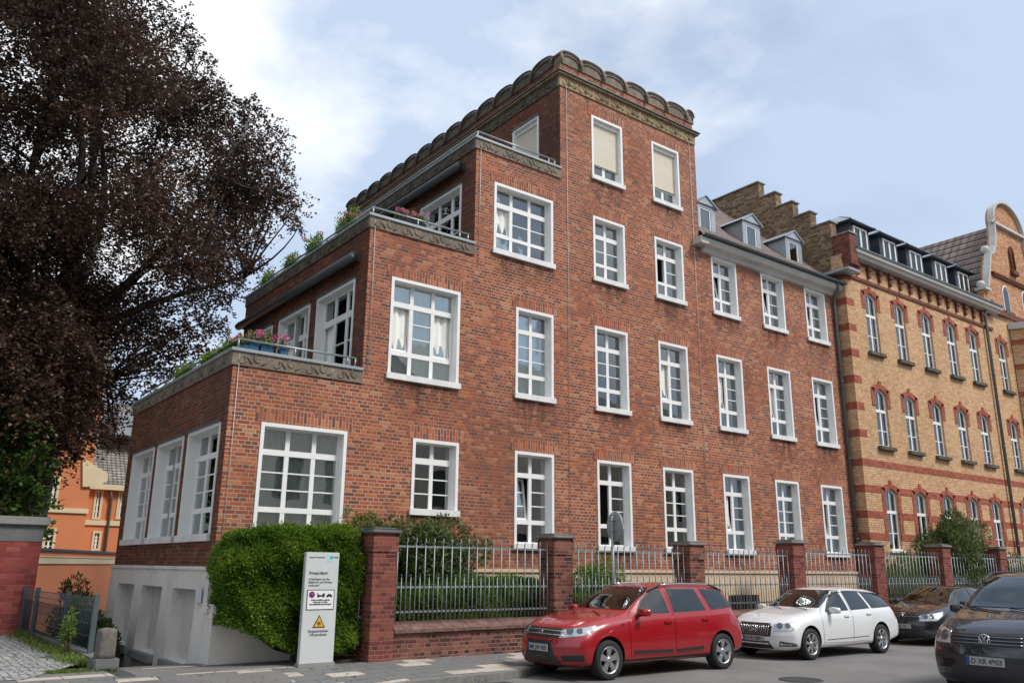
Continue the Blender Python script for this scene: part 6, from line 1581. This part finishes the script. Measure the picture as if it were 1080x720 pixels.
white = dict(L=4.60, W=1.77, r=.318, wheels=(.82, 3.58), spokes=7, spw=.030, paint=P_WH, fr=.36, rr=.22, handle=P_WH,
    top=[(0, .74), (.12, .80), (.5, .90), (1.0, .965), (1.30, 1.0), (1.42, 1.04), (1.80, 1.26), (2.15, 1.41), (2.4, 1.445), (3.0, 1.455), (3.7, 1.42), (4.05, 1.365), (4.2, 1.30), (4.42, 1.06), (4.52, .94), (4.6, .88)],
    belt=[(0, .64), (.3, .74), (.8, .84), (1.3, .90), (2.4, .935), (3.5, .975), (4.3, .99), (4.6, .88)],
    wroof=[(0, .78), (1.25, .78), (1.55, .74), (2.1, .66), (2.7, .66), (3.8, .63), (4.15, .62), (4.45, .70), (4.6, .76)],
    wmax=[(0, .95), (.3, .98), (.82, 1.0), (1.3, .985), (2.2, .985), (3.2, .985), (3.6, 1.0), (4.15, .97), (4.6, .93)],
    bot=[(0, .20), (.3, .19), (.9, .19), (3.6, .20), (4.2, .25), (4.6, .30)],
    leanf=[(.18, .08), (.32, .0), (.50, .0), (.60, .02), (.78, .09)], leanr=[(.25, .08), (.4, .0), (.62, .0), (.75, .05), (.95, .10)],
    doors=[[(1.30, .33), (2.38, .31), (2.42, .93), (2.40, 1.375), (2.15, 1.365), (1.75, 1.15), (1.42, .97), (1.27, .86)], [(2.43, .31), (3.02, .33), (3.16, .50), (3.28, .76), (3.32, .96), (3.22, 1.355), (2.46, 1.38), (2.46, .93)]],
    windows=[[(1.58, .965), (2.36, .985), (2.34, 1.345), (2.18, 1.335), (1.86, 1.165)], [(2.50, .985), (3.22, 1.01), (3.12, 1.32), (2.50, 1.345)], [(3.36, 1.015), (4.22, 1.035), (3.95, 1.24), (3.72, 1.29), (3.25, 1.315)]],
    handles=[(2.22, .845), (3.12, .875)], mirror=(1.62, .93),
    side_extra=[('side_strip', [(1.40, .9, .375), (3.05, .9, .395), (3.05, .9, .41), (1.40, .9, .39)], (0, 1, 0), .008, M_LENSD),
                ('tail_light', [(4.32, .85, .74), (4.5, .7, .74), (4.46, .7, .95), (4.25, .85, .93)], (-.6, .8, 0), .006, M_TAIL)],
    headlight=[(.12, .43, .58), (.13, .46, .72), (.40, .76, .765), (.56, .82, .79), (.52, .82, .71), (.34, .76, .60)], lamps=((-.11, .055), (.02, .05)),
    front=[('grille', [(0, -.40, .47), (0, .40, .47), (0, .42, .66), (0, .37, .735), (0, -.37, .735), (0, -.42, .66)], (1, 0, 0), .003, M_TRIM),
           ('lower_grille', [(0, -.44, .23), (0, .44, .23), (0, .36, .38), (0, -.36, .38)], (1, 0, 0), .003, M_TRIM),
           ('fog_lamp', [(.2, -.50, .28), (.4, -.80, .29), (.4, -.80, .35), (.2, -.52, .39)], (.85, .5, 0), .004, M_LENSD), ('fog_lamp', [(.2, .50, .28), (.4, .80, .29), (.4, .80, .35), (.2, .52, .39)], (.85, -.5, 0), .004, M_LENSD),
           ('windscreen', [(0, -.66, 1.03), (0, .66, 1.03), (0, .55, 1.39), (0, -.55, 1.39)], (1, 0, 0), .006, M_CGL),
           ('rear_window', [(4, -.54, 1.05), (4, .54, 1.05), (4, .48, 1.28), (4, -.48, 1.28)], (-1, 0, 0), .006, M_CGL)],
    cabin=dict(belt=.90, whi=.52, mid=2.9, seat=2.30, sz=.55, pts=[(1.40, .90), (1.50, .99), (2.22, 1.375), (3.70, 1.345), (4.30, .90)]), glass=M_CGD, platez=.425, rplatez=.72, custom=(white_extra,))
# black hatchback --------------------------------------------------
P_BK = paint('black_paint', (.006, .006, .009), rough=.25)
def bk_extra(t, bvh, sp_):
    wipers(t, bvh, 1.2, .985)
    pts = []
    for i in range(13):
        y = -.46+.92*i/12; h = bvh.ray_cast(Vector((-3, y, .70)), Vector((1, 0, 0)))[0]; pts.append((h.x-.012, y, .70))
    m = MB(); m.tube(pts, .018, 6); m.build('grille_bar', M_LENSD, t)
    def bd(m, r_, T):
        m.tube([T @ Vector((r_*math.cos(a*math.pi/12), 0, r_*math.sin(a*math.pi/12))) for a in range(24)], .006, 6, 0, closed=True)
        m.tube([T @ Vector(p) for p in ((-r_, 0, .005), (.0, 0, .012), (0, 0, -.012), (r_, 0, -.005))], .006, 6, 0)
    disc_badge(t, bvh, .70, .055, bd)
black = dict(L=4.25, W=1.75, r=.315, wheels=(.86, 3.47), spokes=5, spw=.04, paint=P_BK, fr=.36, rr=.24,
    top=[(0, .76), (.12, .82), (.5, .91), (.95, .98), (1.15, 1.01), (1.28, 1.06), (1.65, 1.27), (2.0, 1.42), (2.3, 1.455), (2.9, 1.45), (3.5, 1.38), (3.75, 1.33), (4.0, 1.10), (4.15, .97), (4.25, .90)],
    belt=[(0, .66), (.3, .76), (.8, .86), (1.2, .92), (2.4, .965), (3.4, 1.01), (4.0, 1.0), (4.25, .9)],
    wroof=[(0, .78), (1.15, .78), (1.4, .75), (2.0, .66), (2.6, .66), (3.5, .63), (3.8, .62), (4.1, .70), (4.25, .76)],
    wmax=[(0, .95), (.3, .98), (.86, 1.0), (1.3, .985), (2.2, .985), (3.0, .985), (3.45, 1.0), (4.0, .96), (4.25, .92)],
    bot=[(0, .20), (.3, .19), (.9, .19), (3.4, .20), (4.0, .26), (4.25, .30)],
    leanf=[(.18, .08), (.32, .0), (.50, .0), (.62, .02), (.80, .09)], leanr=[(.25, .08), (.4, .0), (.62, .0), (.75, .05), (.95, .10)],
    doors=[[(1.30, .33), (2.32, .31), (2.36, .95), (2.32, 1.39), (2.05, 1.37), (1.60, 1.14), (1.33, .99), (1.25, .86)], [(2.37, .31), (2.95, .33), (3.07, .52), (3.16, .80), (3.20, 1.0), (3.02, 1.33), (2.38, 1.385), (2.40, .95)]],
    windows=[[(1.50, .99), (2.28, 1.005), (2.25, 1.345), (2.06, 1.335), (1.72, 1.17)], [(2.43, 1.005), (3.10, 1.035), (2.95, 1.29), (2.42, 1.34)], [(3.24, 1.05), (3.55, 1.07), (3.30, 1.25), (3.10, 1.27)]],
    handles=[(2.18, .87), (3.02, .90)], mirror=(1.52, .96),
    side_extra=[('tail_light', [(3.95, .85, .74), (4.12, .7, .74), (4.08, .7, 1.0), (3.88, .85, .98)], (-.6, .8, 0), .006, M_TAIL)],
    headlight=[(.10, .42, .60), (.13, .46, .74), (.40, .74, .80), (.62, .82, .84), (.55, .82, .74), (.34, .76, .62)], lamps=((-.11, .06), (.02, .05)),
    front=[('grille', [(0, -.40, .63), (0, .40, .63), (0, .43, .75), (0, -.43, .75)], (1, 0, 0), .003, M_TRIM),
           ('lower_grille', [(0, -.42, .24), (0, .42, .24), (0, .38, .40), (0, -.38, .40)], (1, 0, 0), .003, M_TRIM),
           ('fog_lamp', [(.2, -.52, .30), (.4, -.74, .30), (.4, -.74, .39), (.2, -.50, .39)], (.85, .5, 0), .004, M_LENSD), ('fog_lamp', [(.2, .52, .30), (.4, .74, .30), (.4, .74, .39), (.2, .50, .39)], (.85, -.5, 0), .004, M_LENSD),
           ('windscreen', [(0, -.66, 1.05), (0, .66, 1.05), (0, .55, 1.40), (0, -.55, 1.40)], (1, 0, 0), .006, M_CGL),
           ('rear_window', [(4, -.54, 1.08), (4, .54, 1.08), (4, .48, 1.30), (4, -.48, 1.30)], (-1, 0, 0), .006, M_CGL)],
    cabin=dict(belt=.92, whi=.52, mid=2.7, seat=2.2, sz=.56, pts=[(1.30, .92), (1.38, 1.0), (2.10, 1.38), (3.40, 1.30), (3.92, .92)]), platez=.47, rplatez=.72, custom=(bk_extra,))
# dark minivan ------------------------------------------------------
P_DK = paint('anthracite_paint', (.014, .013, .018), metal=.25, rough=.28)
def mv_extra(t, bvh, sp_):
    rails(t, bvh, sp_, 1.75, 4.2, .62, M_TRIM, .055, .016); wipers(t, bvh, 1.0, 1.13)
    for z0 in (.755, .80, .845):
        pts = []
        for i in range(13):
            y = -.50+i/12; h = bvh.ray_cast(Vector((-3, y, z0)), Vector((1, 0, 0)))[0]; pts.append((h.x-.010, y, z0))
        m = MB(); m.tube(pts, .011, 6); m.build('grille_bar', M_LENSD, t)
    def vw(m, r_, T):
        m.lathe([(0, 0), (r_*.95, 0)], 24, 'y', mi=1, T=T @ Matrix.Translation((0, .003, 0)))
        m.tube([T @ Vector((r_*math.cos(a*math.pi/14), 0, r_*math.sin(a*math.pi/14))) for a in range(28)], .0075, 6, 0, closed=True)
        q = r_*.9
        m.tube([T @ Vector(p) for p in ((-.38*q, -.004, .86*q), (0, -.004, .10*q), (.38*q, -.004, .86*q))], .007, 6, 0)
        m.tube([T @ Vector(p) for p in ((-.86*q, -.004, .45*q), (-.38*q, -.004, -.86*q), (0, -.004, -.02*q), (.38*q, -.004, -.86*q), (.86*q, -.004, .45*q))], .007, 6, 0)
    disc_badge(t, bvh, .80, .078, vw)
van = dict(L=4.62, W=1.81, r=.325, wheels=(.90, 3.74), spokes=6, spw=.036, paint=P_DK, fr=.34, rr=.16,
    top=[(0, .90), (.12, .96), (.45, 1.06), (.85, 1.14), (1.02, 1.18), (1.15, 1.24), (1.55, 1.50), (1.9, 1.66), (2.2, 1.705), (3.0, 1.72), (3.8, 1.70), (4.2, 1.64), (4.38, 1.55), (4.52, 1.15), (4.58, 1.0), (4.62, .95)],
    belt=[(0, .80), (.3, .92), (.8, 1.02), (1.1, 1.07), (2.4, 1.10), (3.5, 1.13), (4.3, 1.15), (4.62, 1.0)],
    wroof=[(0, .80), (1.0, .80), (1.3, .78), (1.9, .72), (2.6, .72), (3.9, .70), (4.25, .68), (4.5, .76), (4.62, .8)],
    wmax=[(0, .96), (.3, .985), (.9, 1.0), (1.3, .99), (2.2, .99), (3.3, .99), (3.75, 1.0), (4.3, .98), (4.62, .95)],
    bot=[(0, .21), (.3, .20), (.9, .20), (3.7, .21), (4.3, .26), (4.62, .32)],
    leanf=[(.2, .08), (.34, .0), (.58, .0), (.70, .025), (.92, .10)], leanr=[(.25, .08), (.4, .0), (.62, .0), (.75, .04), (.95, .08)],
    doors=[[(1.36, .36), (2.30, .34), (2.34, 1.09), (2.30, 1.63), (2.0, 1.60), (1.5, 1.32), (1.22, 1.12), (1.28, .9)], [(2.35, .34), (3.18, .36), (3.32, .56), (3.38, .9), (3.40, 1.12), (3.32, 1.62), (2.36, 1.635), (2.39, 1.09)]],
    windows=[[(1.48, 1.13), (2.26, 1.145), (2.22, 1.565), (2.02, 1.555), (1.66, 1.34)], [(2.44, 1.145), (3.30, 1.165), (3.24, 1.565), (2.42, 1.575)], [(3.50, 1.17), (4.25, 1.19), (4.12, 1.53), (3.42, 1.56)]],
    handles=[(2.15, .96), (3.22, .98)], mirror=(1.50, 1.10),
    side_extra=[('sill', [(1.30, .9, .22), (3.3, .9, .22), (3.3, .9, .31), (1.30, .9, .31)], (0, 1, 0), .004, M_TRIM), ('tail_light', [(4.40, .85, .95), (4.55, .7, .95), (4.45, .7, 1.5), (4.32, .85, 1.5)], (-.6, .8, 0), .006, M_TAIL)],
    headlight=[(.10, .52, .73), (.12, .55, .90), (.36, .78, .945), (.50, .83, .95), (.46, .83, .78), (.30, .78, .735)], lamps=((-.09, .065), (.05, .06)),
    front=[('grille', [(0, -.47, .725), (0, .47, .725), (0, .50, .87), (0, -.50, .87)], (1, 0, 0), .003, M_TRIM),
           ('bumper_strip', [(0, -.80, .53), (0, .80, .53), (0, .80, .60), (0, -.80, .60)], (1, 0, 0), .005, M_TRIM),
           ('lower_grille', [(0, -.56, .26), (0, .56, .26), (0, .50, .46), (0, -.50, .46)], (1, 0, 0), .003, M_TRIM),
           ('fog_lamp', [(.2, -.63, .30), (.4, -.78, .30), (.4, -.78, .40), (.2, -.62, .40)], (.85, .5, 0), .004, M_LENSD), ('fog_lamp', [(.2, .63, .30), (.4, .78, .30), (.4, .78, .40), (.2, .62, .40)], (.85, -.5, 0), .004, M_LENSD),
           ('windscreen', [(0, -.72, 1.21), (0, .72, 1.21), (0, .60, 1.64), (0, -.60, 1.64)], (1, 0, 0), .006, M_CGL),
           ('rear_window', [(4, -.58, 1.16), (4, .58, 1.16), (4, .54, 1.55), (4, -.54, 1.55)], (-1, 0, 0), .006, M_CGL)],
    cabin=dict(belt=1.06, whi=.56, mid=2.9, seat=2.2, sz=.72, pts=[(1.12, 1.06), (1.22, 1.18), (1.98, 1.64), (4.15, 1.60), (4.38, 1.06)]), platez=.53, rplatez=.8, custom=(mv_extra,))
ST = -.19
car('parked_car', 'red estate car with silver roof rails parked nearest the hedge', red, (9.60, 11.03+.865, ST), 0, 'ME JW 420').scale = (1.025,)*3
car('parked_car', 'white estate car with dark windows parked behind the red one', white, (15.55, 11.05+.885, ST), 0, 'D LS 1209')
car('parked_car', 'black hatchback parked behind the white estate car', black, (21.65, 11.1+.875, ST), 0, 'D AK 36')
car('parked_car', 'dark anthracite minivan with roof rails cut off by the right edge', van, (13.2, 6.09, -.16), R(2), 'D XR 4903').scale = (1, 1, 1.05)
